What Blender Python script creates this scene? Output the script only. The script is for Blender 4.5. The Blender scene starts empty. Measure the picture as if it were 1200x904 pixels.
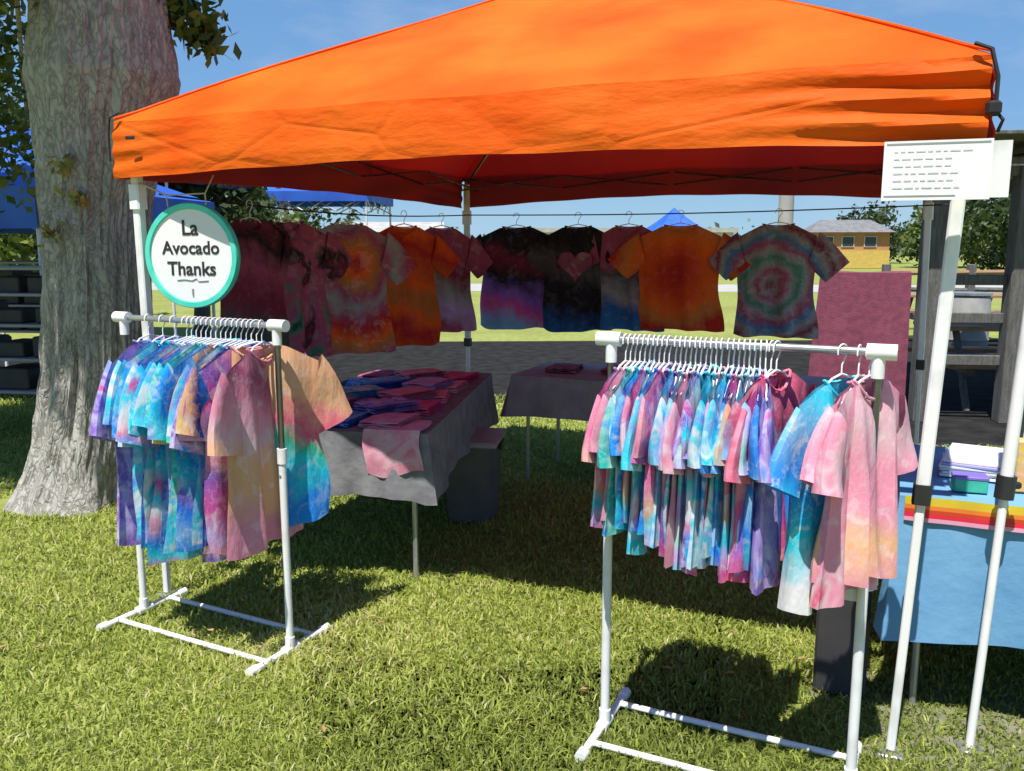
import bpy, math, random
import numpy as np
from mathutils import Vector, Matrix, noise
random.seed(7); rng = np.random.default_rng(7)
R = math.radians
scene = bpy.context.scene
col = scene.collection

# ---------------------------------------------------------------- camera
cam_d = bpy.data.cameras.new('camera'); cam = bpy.data.objects.new('camera', cam_d)
col.objects.link(cam); scene.camera = cam
cam.location = (0, 0, 1.55)
cam.rotation_euler = (R(90 - 9.19), 0, 0)
cam_d.sensor_width = 36; cam_d.lens = 1020 / 1200 * 36
cam_d.clip_start = 0.05; cam_d.clip_end = 3000

# ---------------------------------------------------------------- world, sun, exposure
SUN_D = Vector((.45 * .401, .45 * .916, -1)).normalized()      # direction the light travels
w = bpy.data.worlds.new('World'); scene.world = w; w.use_nodes = True
nt = w.node_tree; nt.nodes.clear()
out = nt.nodes.new('ShaderNodeOutputWorld'); bg = nt.nodes.new('ShaderNodeBackground')
sky = nt.nodes.new('ShaderNodeTexSky'); sky.sky_type = 'NISHITA'; sky.sun_disc = False
sky.sun_elevation = R(65.8); sky.sun_rotation = R(203.6)
sky.air_density = 1.25; sky.dust_density = .05; sky.ozone_density = 2.2
tc = nt.nodes.new('ShaderNodeTexCoord'); mp = nt.nodes.new('ShaderNodeMapping')
mp.inputs['Scale'].default_value = (1.2, 1.2, 3.5)
nz = nt.nodes.new('ShaderNodeTexNoise'); nz.inputs['Scale'].default_value = 2.6; nz.inputs['Detail'].default_value = 7
nz.inputs['Roughness'].default_value = .6
cr = nt.nodes.new('ShaderNodeValToRGB')
cr.color_ramp.elements[0].position = .48; cr.color_ramp.elements[1].position = .82
cr.color_ramp.elements[0].color = (0, 0, 0, 1); cr.color_ramp.elements[1].color = (.55, .55, .55, 1)
mx = nt.nodes.new('ShaderNodeMix'); mx.data_type = 'RGBA'
mx.inputs[7].default_value = (6.5, 7.2, 8.2, 1)
nt.links.new(tc.outputs['Generated'], mp.inputs[0]); nt.links.new(mp.outputs[0], nz.inputs['Vector'])
nt.links.new(nz.outputs[0], cr.inputs[0]); nt.links.new(cr.outputs[0], mx.inputs[0])
sx_ = nt.nodes.new('ShaderNodeSeparateXYZ'); nt.links.new(tc.outputs['Generated'], sx_.inputs[0])
gr = nt.nodes.new('ShaderNodeValToRGB'); ge = gr.color_ramp.elements
ge[0].position = 0; ge[0].color = (.36, .68, .96, 1); ge[1].position = .5; ge[1].color = (.10, .28, .68, 1)
x_ = ge.new(.12); x_.color = (.22, .48, .88, 1)
nt.links.new(sx_.outputs[2], gr.inputs[0])
g2 = nt.nodes.new('ShaderNodeVectorMath'); g2.operation = 'SCALE'; g2.inputs['Scale'].default_value = 9.0; nt.links.new(gr.outputs[0], g2.inputs[0])
m2 = nt.nodes.new('ShaderNodeMix'); m2.data_type = 'RGBA'; m2.inputs[0].default_value = .85
nt.links.new(sky.outputs[0], m2.inputs[6]); nt.links.new(g2.outputs[0], m2.inputs[7])
nt.links.new(m2.outputs[2], mx.inputs[6]); nt.links.new(mx.outputs[2], bg.inputs[0])
bg.inputs[1].default_value = .065
nt.links.new(bg.outputs[0], out.inputs[0])
sd = bpy.data.lights.new('sun', 'SUN'); sd.energy = 4.8; sd.angle = R(.5); sd.color = (1, .955, .88)
sun = bpy.data.objects.new('sun', sd); col.objects.link(sun); sun.location = (-5, -10, 25)
sun.rotation_euler = SUN_D.to_track_quat('-Z', 'Y').to_euler()
vs = scene.view_settings; vs.view_transform = 'Standard'; vs.look = 'None'; vs.gamma = 1; vs.exposure = .62
scene.cycles.max_bounces = 7; scene.cycles.diffuse_bounces = 4; scene.cycles.transparent_max_bounces = 8

# ---------------------------------------------------------------- frame of the stall: t along its front, n towards its back
T = Vector((.916, -.401, 0)); N = Vector((.401, .916, 0)); YAW = math.atan2(-.401, .916)
def P(t, n, z=0): return T * t + N * n + Vector((0, 0, z))
def tn(x, y): return (x * .916 - y * .401, x * .401 + y * .916)

# ---------------------------------------------------------------- materials
def newmat(name):
    m = bpy.data.materials.new(name); m.use_nodes = True
    return m, m.node_tree, m.node_tree.nodes['Principled BSDF']
def rgb(c): return (c[0], c[1], c[2], 1)
def mat(name, c1, c2=None, scale=8, rough=.6, metal=0, bump=0, bscale=60, stretch=(1, 1, 1), detail=5, lo=.35, hi=.65, spec=.5, trans=0):
    m, t, b = newmat(name)
    tc = t.nodes.new('ShaderNodeTexCoord'); mp = t.nodes.new('ShaderNodeMapping'); mp.inputs['Scale'].default_value = stretch
    t.links.new(tc.outputs['Object'], mp.inputs[0])
    c2 = c2 or tuple(v * .82 for v in c1)
    n = t.nodes.new('ShaderNodeTexNoise'); n.inputs['Scale'].default_value = scale; n.inputs['Detail'].default_value = detail
    t.links.new(mp.outputs[0], n.inputs['Vector'])
    r = t.nodes.new('ShaderNodeValToRGB'); r.color_ramp.elements[0].position = lo; r.color_ramp.elements[1].position = hi
    r.color_ramp.elements[0].color = rgb(c1); r.color_ramp.elements[1].color = rgb(c2)
    t.links.new(n.outputs[0], r.inputs[0]); t.links.new(r.outputs[0], b.inputs['Base Color'])
    b.inputs['Roughness'].default_value = rough; b.inputs['Metallic'].default_value = metal
    b.inputs['Specular IOR Level'].default_value = spec
    if bump:
        n2 = t.nodes.new('ShaderNodeTexNoise'); n2.inputs['Scale'].default_value = bscale; n2.inputs['Detail'].default_value = 4
        t.links.new(mp.outputs[0], n2.inputs['Vector'])
        bp = t.nodes.new('ShaderNodeBump'); bp.inputs['Strength'].default_value = bump; bp.inputs['Distance'].default_value = .02
        t.links.new(n2.outputs[0], bp.inputs['Height']); t.links.new(bp.outputs[0], b.inputs['Normal'])
    if trans:
        tr = t.nodes.new('ShaderNodeBsdfTranslucent'); t.links.new(r.outputs[0], tr.inputs[0])
        ms = t.nodes.new('ShaderNodeMixShader'); ms.inputs[0].default_value = trans
        o = t.nodes['Material Output']
        t.links.new(b.outputs[0], ms.inputs[1]); t.links.new(tr.outputs[0], ms.inputs[2]); t.links.new(ms.outputs[0], o.inputs[0])
    return m

M = {}
M['white'] = mat('white_plastic', (.78, .78, .79), (.60, .60, .59), scale=11, rough=.38, bump=.02, lo=.5, hi=.78, detail=8)
M['pole'] = mat('white_painted_steel', (.76, .76, .76), (.50, .49, .47), scale=14, rough=.4, stretch=(1, 1, .5), lo=.5, hi=.8, detail=9)
M['chrome'] = mat('dark_chrome', (.20, .20, .22), (.14, .14, .15), rough=.25, metal=.9)
M['steel'] = mat('grey_steel', (.55, .55, .57), (.4, .4, .42), rough=.3, metal=.7)
M['black'] = mat('black_plastic', (.02, .02, .022), rough=.45)
M['strap'] = mat('black_webbing', (.015, .015, .02), rough=.8)
M['sign_face'] = mat('painted_white_wood', (.80, .79, .78), (.75, .74, .74), scale=3, rough=.5)
M['teal'] = mat('teal_paint', (.06, .55, .42), (.1, .66, .5), scale=12, rough=.45)
M['ink'] = mat('black_ink', (.02, .02, .022), rough=.6)
M['greyink'] = mat('grey_ink', (.30, .30, .30), rough=.7)
M['paper'] = mat('white_paper', (.82, .82, .82), (.76, .76, .77), rough=.35)
M['twine'] = mat('pale_twine', (.55, .53, .4), (.4, .4, .3), scale=80, rough=.9)
M['cloth_grey'] = mat('grey_tablecloth', (.23, .23, .245), (.15, .15, .17), scale=13, rough=.95, bump=.15, bscale=40)
M['cloth_pale'] = mat('pale_grey_cloth', (.34, .34, .35), (.27, .27, .29), scale=14, rough=.95, bump=.2)
M['cloth_blue'] = mat('sky_blue_tablecloth', (.11, .28, .50), (.15, .34, .55), scale=3.5, rough=.8, bump=.25, bscale=14)
M['maroon'] = mat('maroon_cloth', (.24, .055, .10), (.17, .04, .075), scale=22, rough=.9, bump=.3, bscale=120, detail=2)
M['tub'] = mat('grey_tub_plastic', (.09, .09, .095), (.07, .07, .075), rough=.5)
M['tub_lid'] = mat('pale_tub_lid', (.3, .3, .3), (.24, .24, .24), rough=.5)
M['timber_grey'] = mat('weathered_timber', (.15, .145, .14), (.09, .085, .08), scale=14, stretch=(3, 3, .4), rough=.85, bump=.5)
M['plank'] = mat('tan_plank', (.36, .20, .11), (.24, .14, .08), scale=9, stretch=(.6, 5, 5), rough=.75, bump=.2)
M['dirt'] = mat('dry_dirt', (.20, .19, .14), (.13, .14, .07), scale=9, rough=.95)
M['concrete'] = mat('pale_concrete', (.42, .41, .38), (.34, .33, .31), scale=2, rough=.9)
M['house_wall'] = mat('tan_wall', (.50, .24, .10), (.42, .2, .09), scale=2, rough=.8)
M['yellow_wall'] = mat('yellow_wall', (.6, .42, .10), rough=.8)
M['roof_grey'] = mat('grey_shingle', (.14, .14, .15), (.2, .2, .2), scale=3, rough=.9)
M['pale_wall'] = mat('pale_wall', (.55, .54, .53), (.48, .47, .47), scale=.5, rough=.8)
M['glass'] = mat('dark_glass', (.03, .035, .045), rough=.1)
M['van'] = mat('white_car_paint', (.7, .7, .7), (.66, .66, .67), rough=.3)
M['rubber'] = mat('rubber', (.02, .02, .02), rough=.8)
M['red_light'] = mat('red_lens', (.4, .02, .02), rough=.3)
M['tent_blue'] = mat('blue_canopy_cloth', (.02, .09, .50), (.03, .14, .6), scale=2, rough=.6, trans=.05)
M['tent_navy'] = mat('navy_canopy_cloth', (.02, .02, .12), (.025, .03, .15), scale=2, rough=.6, trans=.1)
M['hill'] = mat('far_hill', (.20, .24, .26), (.26, .28, .28), scale=.02, rough=1)
M['shelf_pale'] = mat('pale_shelf', (.33, .33, .33), rough=.6)
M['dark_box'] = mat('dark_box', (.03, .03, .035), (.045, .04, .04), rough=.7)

def canopy_mat():
    m, t, b = newmat('orange_canopy_cloth')
    tc = t.nodes.new('ShaderNodeTexCoord')
    n = t.nodes.new('ShaderNodeTexNoise'); n.inputs['Scale'].default_value = 2.2; n.inputs['Detail'].default_value = 6
    t.links.new(tc.outputs['Object'], n.inputs['Vector'])
    r = t.nodes.new('ShaderNodeValToRGB')
    r.color_ramp.elements[0].position = .3; r.color_ramp.elements[1].position = .75
    r.color_ramp.elements[0].color = (.82, .095, .003, 1); r.color_ramp.elements[1].color = (.92, .21, .018, 1)
    t.links.new(n.outputs[0], r.inputs[0]); t.links.new(r.outputs[0], b.inputs['Base Color'])
    b.inputs['Roughness'].default_value = .62
    b.inputs['Specular IOR Level'].default_value = .15
    n2 = t.nodes.new('ShaderNodeTexNoise'); n2.inputs['Scale'].default_value = 5; n2.inputs['Detail'].default_value = 5
    mp = t.nodes.new('ShaderNodeMapping'); mp.inputs['Scale'].default_value = (1, 1, 3)
    t.links.new(tc.outputs['Object'], mp.inputs[0]); t.links.new(mp.outputs[0], n2.inputs['Vector'])
    bp = t.nodes.new('ShaderNodeBump'); bp.inputs['Strength'].default_value = .45; bp.inputs['Distance'].default_value = .03
    vo = t.nodes.new('ShaderNodeTexVoronoi'); vo.feature = 'DISTANCE_TO_EDGE'; vo.inputs['Scale'].default_value = 1.7; t.links.new(mp.outputs[0], vo.inputs['Vector'])
    mi = t.nodes.new('ShaderNodeMath'); mi.operation = 'MINIMUM'; mi.inputs[1].default_value = .05; t.links.new(vo.outputs['Distance'], mi.inputs[0])
    ma = t.nodes.new('ShaderNodeMath'); ma.operation = 'MULTIPLY_ADD'; ma.inputs[1].default_value = 4; t.links.new(mi.outputs[0], ma.inputs[0]); t.links.new(n2.outputs[0], ma.inputs[2])
    t.links.new(ma.outputs[0], bp.inputs['Height']); t.links.new(bp.outputs[0], b.inputs['Normal'])
    tr = t.nodes.new('ShaderNodeBsdfTranslucent'); tr.inputs[0].default_value = (.85, .06, .03, 1)
    ms = t.nodes.new('ShaderNodeMixShader'); ms.inputs[0].default_value = .30
    o = t.nodes['Material Output']
    t.links.new(b.outputs[0], ms.inputs[1]); t.links.new(tr.outputs[0], ms.inputs[2]); t.links.new(ms.outputs[0], o.inputs[0])
    return m
M['canopy'] = canopy_mat()
M['shade_lining'] = mat('maroon_shade_lining', (.50, .07, .08), (.38, .05, .11), scale=1.6, rough=.8, trans=.5)  # maroon of an added inner sheet, darkens the underside of the canopy

def dye(name, cols, style='spiral', k=1.0, white=.25, cx=0., cz=-.38):
    """tie-dye cotton: colour depends only on where the point is on the shirt; Object Color only offsets the pattern"""
    m, t, b = newmat(name); L = t.links.new; nn = t.nodes.new
    def math_(op, a, bb=None, c=None):
        n = nn('ShaderNodeMath'); n.operation = op
        for i, v in enumerate((a, bb, c)):
            if v is None: continue
            if isinstance(v, (int, float)): n.inputs[i].default_value = v
            else: L(v, n.inputs[i])
        return n.outputs[0]
    tc = nn('ShaderNodeTexCoord'); oi = nn('ShaderNodeObjectInfo')
    off = nn('ShaderNodeVectorMath'); off.operation = 'MULTIPLY_ADD'
    L(oi.outputs['Color'], off.inputs[0]); off.inputs[1].default_value = (.12, 3, .12)
    L(tc.outputs['Object'], off.inputs[2])
    n1 = nn('ShaderNodeTexNoise'); n1.inputs['Scale'].default_value = 7; n1.inputs['Detail'].default_value = 7; n1.inputs['Roughness'].default_value = .62
    L(off.outputs[0], n1.inputs['Vector'])
    sx = nn('ShaderNodeSeparateXYZ'); L(off.outputs[0], sx.inputs[0])
    x = math_('ADD', sx.outputs[0], -.06 - cx); z = math_('ADD', sx.outputs[2], -cz - .06)
    nv = math_('ADD', n1.outputs[0], -.5)
    r = math_('SQRT', math_('ADD', math_('MULTIPLY', x, x), math_('MULTIPLY', z, z)))
    if style == 'spiral':
        a = math_('ARCTAN2', z, x)
        v = math_('ADD', math_('MULTIPLY', a, .159 * max(1, round(k))), math_('MULTIPLY', r, 3.2))
        v = math_('MULTIPLY_ADD', nv, .7, v)
    elif style == 'rings':
        v = math_('MULTIPLY_ADD', nv, .55, math_('MULTIPLY', r, 3.4 * k))
    elif style == 'stripe':
        v = math_('MULTIPLY_ADD', nv, .6, math_('MULTIPLY', math_('ADD', z, math_('MULTIPLY', x, .35)), 2.6 * k))
    elif style == 'fade':                     # band of colours from the neck down
        v = math_('MULTIPLY_ADD', nv, .5, math_('MULTIPLY', math_('MULTIPLY_ADD', x, .25, z), -1.45 * k))
        v = math_('ADD', v, .44)
    else:                                     # crumple
        n3 = nn('ShaderNodeTexNoise'); n3.inputs['Scale'].default_value = 5.5 * k; n3.inputs['Detail'].default_value = 2
        n3.inputs['Distortion'].default_value = 1.4
        L(off.outputs[0], n3.inputs['Vector']); v = math_('MULTIPLY', n3.outputs[0], 1.9)
    fr = math_('FRACT', v) if style != 'fade' else math_('MINIMUM', math_('MAXIMUM', v, 0.), .999)
    rp = nn('ShaderNodeValToRGB'); cs = list(cols) + ([cols[0]] if style != 'fade' else [])
    e = rp.color_ramp.elements
    while len(e) < len(cs): e.new(.5)
    for i, c in enumerate(cs): e[i].position = i / (len(cs) - 1); e[i].color = rgb(c)
    L(fr, rp.inputs[0])
    # undyed white creases
    n4 = nn('ShaderNodeTexNoise'); n4.inputs['Scale'].default_value = 16; n4.inputs['Detail'].default_value = 4; n4.inputs['Distortion'].default_value = .8
    L(off.outputs[0], n4.inputs['Vector'])
    r4 = nn('ShaderNodeValToRGB'); r4.color_ramp.elements[0].position = .56; r4.color_ramp.elements[1].position = .64
    r4.color_ramp.elements[0].color = (0, 0, 0, 1); r4.color_ramp.elements[1].color = (white * 1.7,) * 3 + (1,)
    L(n4.outputs[0], r4.inputs[0])
    mx = nn('ShaderNodeMix'); mx.data_type = 'RGBA'; mx.inputs[7].default_value = (.80, .80, .82, 1)
    L(r4.outputs[0], mx.inputs[0]); L(rp.outputs[0], mx.inputs[6])
    vd = nn('ShaderNodeVectorMath'); vd.operation = 'MULTIPLY_ADD'; vd.inputs[1].default_value = (.26, .26, .26); L(n1.outputs['Color'], vd.inputs[0]); L(off.outputs[0], vd.inputs[2])
    vo = nn('ShaderNodeTexVoronoi'); vo.feature = 'DISTANCE_TO_EDGE'; vo.inputs['Scale'].default_value = 17; L(vd.outputs[0], vo.inputs['Vector'])
    rv = nn('ShaderNodeValToRGB'); rv.color_ramp.elements[0].color = (min(1, white * 1.1),) * 3 + (1,); rv.color_ramp.elements[1].color = (0, 0, 0, 1); rv.color_ramp.elements[1].position = .045
    L(vo.outputs['Distance'], rv.inputs[0])
    m3 = nn('ShaderNodeMix'); m3.data_type = 'RGBA'; m3.inputs[7].default_value = (.78, .78, .82, 1); L(rv.outputs[0], m3.inputs[0]); L(mx.outputs[2], m3.inputs[6]); mx = m3
    L(mx.outputs[2], b.inputs['Base Color'])
    b.inputs['Roughness'].default_value = .92; b.inputs['Specular IOR Level'].default_value = .2
    mp = nn('ShaderNodeMapping'); mp.inputs['Scale'].default_value = (1, 1, .35); L(off.outputs[0], mp.inputs[0])
    n5 = nn('ShaderNodeTexNoise'); n5.inputs['Scale'].default_value = 22; n5.inputs['Detail'].default_value = 4; L(mp.outputs[0], n5.inputs['Vector'])
    bp = nn('ShaderNodeBump'); bp.inputs['Strength'].default_value = .45; bp.inputs['Distance'].default_value = .02
    L(n5.outputs[0], bp.inputs['Height']); L(bp.outputs[0], b.inputs['Normal'])
    tr = nn('ShaderNodeBsdfTranslucent'); L(mx.outputs[2], tr.inputs[0])
    ms = nn('ShaderNodeMixShader'); ms.inputs[0].default_value = .14
    L(b.outputs[0], ms.inputs[1]); L(tr.outputs[0], ms.inputs[2]); L(ms.outputs[0], t.nodes['Material Output'].inputs[0])
    return m
CY = (.03, .64, .80); BL = (.02, .27, .86); NV = (.02, .04, .22); PU = (.25, .13, .55); LI = (.52, .42, .76); MG = (.68, .10, .38)
PK = (.78, .30, .42); RO = (.74, .12, .22); PE = (.80, .45, .25); YE = (.75, .62, .18); GR = (.05, .38, .22); TE = (.03, .45, .42)
WH = (.76, .76, .80); DR = (.22, .03, .07); OR = (.85, .15, .02); RD = (.50, .03, .03); BK = (.02, .02, .025); DG = (.10, .10, .11); MA = (.38, .09, .18)
SB = (.22, .48, .78); PP = (.76, .48, .55); MT = (.35, .70, .60); GY = (.34, .34, .35)
DYES = {
 'aqua':     dye('dye_aqua', [CY, SB, BL, CY, WH], 'crumple', 1),
 'deepblue': dye('dye_deep_blue', [BL, CY, PU, BL, SB], 'spiral', 2),
 'violet':   dye('dye_violet', [PU, LI, BL, MG, LI], 'crumple', 1),
 'sorbet':   dye('dye_sorbet', [PK, PE, CY, LI, MG], 'spiral', 3),
 'turq_pink':dye('dye_turquoise_pink', [CY, MG, CY, BL, PK, WH], 'stripe', 1.2),
 'teal':     dye('dye_teal', [TE, CY, GR, BL, MT], 'crumple', 1.2),
 'rose':     dye('dye_rose', [RO, PK, RO, MG], 'crumple', 1, white=.1),
 'palepink': dye('dye_pale_pink', [PK, PP, PK, RO, PP, PK], 'crumple', .8, white=.12),
 'pinkfade': dye('dye_pink_to_peach', [PK, PP, PK, PK, PE, PK], 'fade', 1.2, white=.15),
 'icewhite': dye('dye_ice_white', [CY, SB, BL, CY, WH, WH], 'fade', 1.0, white=.3),
 'roseblue': dye('dye_rose_blue', [RO, MA, SB, BL, PU, RO], 'fade', 1.2, white=.12),
 'lilacmint':dye('dye_lilac_mint', [LI, MT, WH, LI, CY], 'stripe', 1.4),
 'mauve':    dye('dye_mauve', [LI, MG, PU, PK], 'stripe', 1),
 'sunset':   dye('dye_sunset', [PK, MA, PK, PP, PE, PE, PK], 'fade', 1.05, white=.15),
 'tropic':   dye('dye_tropic', [YE, MT, GR, BL, NV, PE], 'spiral', 2),
 'rainbow':  dye('dye_rainbow', [PE, PE, RO, (.05, .5, .3), CY, BL, BL, BL], 'fade', 1.05, white=.12),
 'peach':    dye('dye_peach', [PE, PK, YE, PE, RO], 'crumple', 1, white=.15),
 'blueonly': dye('dye_royal_blue', [BL, SB, BL, CY], 'crumple', 1),
 # shirts hanging at the back
 'h_black':  dye('dye_black_blue', [BK, BK, DR, BK, PU, MG, SB], 'fade', 1, white=.04),
 'h_heart':  dye('dye_dark_plum', [BK, BK, DG, BK, BK, (.02, .12, .35)], 'fade', 1, white=.02),
 'h_maroon': dye('dye_maroon_grey_blue', [MA, MA, MA, DG, GY, (.03, .14, .4), (.03, .2, .5)], 'fade', 1.05, white=.05),
 'h_orange': dye('dye_orange_burst', [(.5, .03, .02), (.6, .05, .02), (.75, .10, .02), (.85, .16, .02), (.6, .22, .05)], 'rings', .75, white=.03),
 'h_spiral': dye('dye_grey_green_rings', [DR, GY, MA, GY, (.07, .28, .20), GY, MA, (.06, .24, .45), GY], 'rings', .8, white=.1),
 'h_darkred':dye('dye_dark_red', [DR, BK, MA, DR, DG, (.02, .12, .08)], 'fade', 1, white=.03),
 'h_dark2':dye('dye_dark_red_green', [MA, BK, DR, BK, (.04, .24, .16), MA], 'crumple', .8, white=.06),
 'h_sun':    dye('dye_rose_with_orange', [RD, OR, (.5, .2, .06), MA, GY, MA], 'rings', .8, white=.1, cz=-.33),
 'h_flame':  dye('dye_flame', [OR, (.6, .1, .02), RD, OR, (.45, .18, .05)], 'stripe', .7, white=.02),
 'h_plum':   dye('dye_plum_lilac', [MA, MA, DR, GY, LI, MA], 'fade', 1, white=.08),
 'h_print': dye('dye_heart_print', [(.26, .07, .12), (.14, .07, .09), (.34, .12, .18)], 'crumple', 1, white=.08),
 'h_rosegrey': dye('dye_rose_grey', [MA, GY, MA, PP, DG], 'crumple', 1, white=.08),
}

# ---------------------------------------------------------------- mesh helpers
class MB:
    def __init__(s): s.v = []; s.f = []
    def add(s, vs, fs):
        o = len(s.v); s.v += [tuple(v) for v in vs]; s.f += [tuple(i + o for i in f) for f in fs]; return s
    def box(s, c, d, rot=0, bev=0):
        hx, hy, hz = d[0] / 2, d[1] / 2, d[2] / 2
        b = min(bev, hx * .9, hy * .9, hz * .9)
        ring = lambda ix, iy, z: [(hx - ix, -hy + b * 0 + iy * 0, z)]
        vs = []
        def octo(hx_, hy_, z, c_):
            return [(hx_ - c_, -hy_, z), (hx_, -hy_ + c_, z), (hx_, hy_ - c_, z), (hx_ - c_, hy_, z), (-hx_ + c_, hy_, z), (-hx_, hy_ - c_, z), (-hx_, -hy_ + c_, z), (-hx_ + c_, -hy_, z)]
        if b <= 0:
            vs = [(x, y, z) for z in (-hz, hz) for x, y in ((-hx, -hy), (hx, -hy), (hx, hy), (-hx, hy))]
            fs = [(3, 2, 1, 0), (4, 5, 6, 7), (0, 1, 5, 4), (1, 2, 6, 5), (2, 3, 7, 6), (3, 0, 4, 7)]
        else:
            rings = [octo(hx - b, hy - b, -hz, b * .4), octo(hx, hy, -hz + b, b), octo(hx, hy, hz - b, b), octo(hx - b, hy - b, hz, b * .4)]
            for r_ in rings: vs += r_
            fs = [tuple(reversed(range(8))), tuple(range(24, 32))]
            for k in range(3):
                for i in range(8): j = (i + 1) % 8; fs.append((k * 8 + i, k * 8 + j, k * 8 + 8 + j, k * 8 + 8 + i))
        cs, sn = math.cos(rot), math.sin(rot)
        return s.add([(c[0] + x * cs - y * sn, c[1] + x * sn + y * cs, c[2] + z) for x, y, z in vs], fs)
    def tube(s, pts, r, n=10, caps=True, flat=1.0):
        pts = [Vector(p) for p in pts]; rs = r if isinstance(r, (list, tuple)) else [r] * len(pts)
        up = Vector((0, 0, 1)); vs = []; prev = None
        for i, p in enumerate(pts):
            d = (pts[min(i + 1, len(pts) - 1)] - pts[max(i - 1, 0)]).normalized()
            if prev is None:
                a = d.cross(up) if abs(d.dot(up)) < .95 else d.cross(Vector((1, 0, 0)))
            else: a = prev - d * prev.dot(d)
            a.normalize(); prev = a; b = d.cross(a)
            for k in range(n):
                th = 2 * math.pi * k / n
                vs.append(p + a * math.cos(th) * rs[i] + b * math.sin(th) * rs[i] * flat)
        fs = []
        for i in range(len(pts) - 1):
            for k in range(n):
                j = (k + 1) % n; fs.append((i * n + k, i * n + j, i * n + n + j, i * n + n + k))
        if caps: fs += [tuple(reversed(range(n))), tuple(range((len(pts) - 1) * n, len(pts) * n))]
        return s.add(vs, fs)
    def grid(s, f, nu, nv):
        vs = [f(i / nu, j / nv) for j in range(nv + 1) for i in range(nu + 1)]
        return s.add(vs, [(j * (nu + 1) + i, j * (nu + 1) + i + 1, (j + 1) * (nu + 1) + i + 1, (j + 1) * (nu + 1) + i) for j in range(nv) for i in range(nu)])
    def mesh(s, name, m, smooth=True):
        me = bpy.data.meshes.new(name); me.from_pydata(s.v, [], s.f)
        me.materials.append(M[m] if isinstance(m, str) else m)
        if smooth:
            me.polygons.foreach_set('use_smooth', [True] * len(me.polygons)); me.set_sharp_from_angle(angle=R(38))
        me.update(); return me
    def obj(s, name, m, parent=None, smooth=True):
        return link(name, s.mesh(name, m, smooth), parent)
def link(name, me, parent=None):
    o = bpy.data.objects.new(name, me); col.objects.link(o)
    if parent is not None: o.parent = parent
    return o
def tag(o, label=None, cat=None, group=None, kind=None):
    if label: o['label'] = label
    if cat: o['category'] = cat
    if group: o['group'] = group
    if kind: o['kind'] = kind
    return o
def empty(name, loc=(0, 0, 0), rz=0):
    o = bpy.data.objects.new(name, None); col.objects.link(o); o.location = loc; o.rotation_euler = (0, 0, rz)
    o.empty_display_size = .1; return o

# ---------------------------------------------------------------- ground
def ground():
    m, t, b = newmat('lawn_soil'); L = t.links.new; nn = t.nodes.new
    tc = nn('ShaderNodeTexCoord')
    def noi(sc, d=4):
        n = nn('ShaderNodeTexNoise'); n.inputs['Scale'].default_value = sc; n.inputs['Detail'].default_value = d; L(tc.outputs['Object'], n.inputs['Vector']); return n.outputs[0]
    r = nn('ShaderNodeValToRGB'); e = r.color_ramp.elements
    e[0].position = .3; e[1].position = .7; e[0].color = (.19, .22, .055, 1); e[1].color = (.30, .33, .10, 1)
    L(noi(9, 8), r.inputs[0])
    r2 = nn('ShaderNodeValToRGB'); r2.color_ramp.elements[0].position = .45; r2.color_ramp.elements[1].position = .62
    L(noi(.6, 3), r2.inputs[0])
    mx = nn('ShaderNodeMix'); mx.data_type = 'RGBA'; mx.inputs[7].default_value = (.19, .20, .06, 1)
    mm = nn('ShaderNodeMath'); mm.operation = 'MULTIPLY'; mm.inputs[1].default_value = .5; L(r2.outputs[0], mm.inputs[0]); L(mm.outputs[0], mx.inputs[0])
    L(r.outputs[0], mx.inputs[6]); L(mx.outputs[2], b.inputs['Base Color']); b.inputs['Roughness'].default_value = 1; b.inputs['Specular IOR Level'].default_value = .1
    g = MB()
    rad = [0, 1, 2, 3, 4, 6, 8, 11, 15, 22, 35, 60, 120, 300, 900]; K = 48
    vs = [(0, 0, 0)]; fs = []
    for r_ in rad[1:]:
        for k in range(K):
            a = 2 * math.pi * k / K; vs.append((r_ * math.cos(a), 4 + r_ * math.sin(a), 0))
    for k in range(K): fs.append((0, 1 + k, 1 + (k + 1) % K))
    for i in range(len(rad) - 2):
        for k in range(K):
            j = (k + 1) % K; a = 1 + i * K; fs.append((a + k, a + K + k, a + K + j, a + j))
    g.add(vs, fs); o = g.obj('ground', m); tag(o, kind='structure')
ground()
def sheet(name, pts, z, m):
    o = MB().add([(x, y, z) for x, y in pts], [tuple(range(len(pts)))]).obj(name, m, smooth=False); tag(o, kind='structure'); return o
sheet('road', [(-60, 33), (60, 26), (60, 31), (-60, 39)], .004, 'concrete')
# patch of bare dry dirt at the foot of the stall leg
def dirt():
    vs = [(1.55, 2.62, .006)]; K = 40
    for k in range(K):
        a = 2 * math.pi * k / K; q = 1 + .35 * noise.noise(Vector((math.cos(a) * 1.7, math.sin(a) * 1.7, 3)))
        p = P(1.6 * math.cos(a) * .36 * q, .36 * math.sin(a) * q)
        vs.append((1.55 + p.x, 2.62 + p.y, .006))
    tag(MB().add(vs, [(0, 1 + k, 1 + (k + 1) % K) for k in range(K)]).obj('bare_ground', 'dirt', smooth=False), kind='structure')
dirt()

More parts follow.
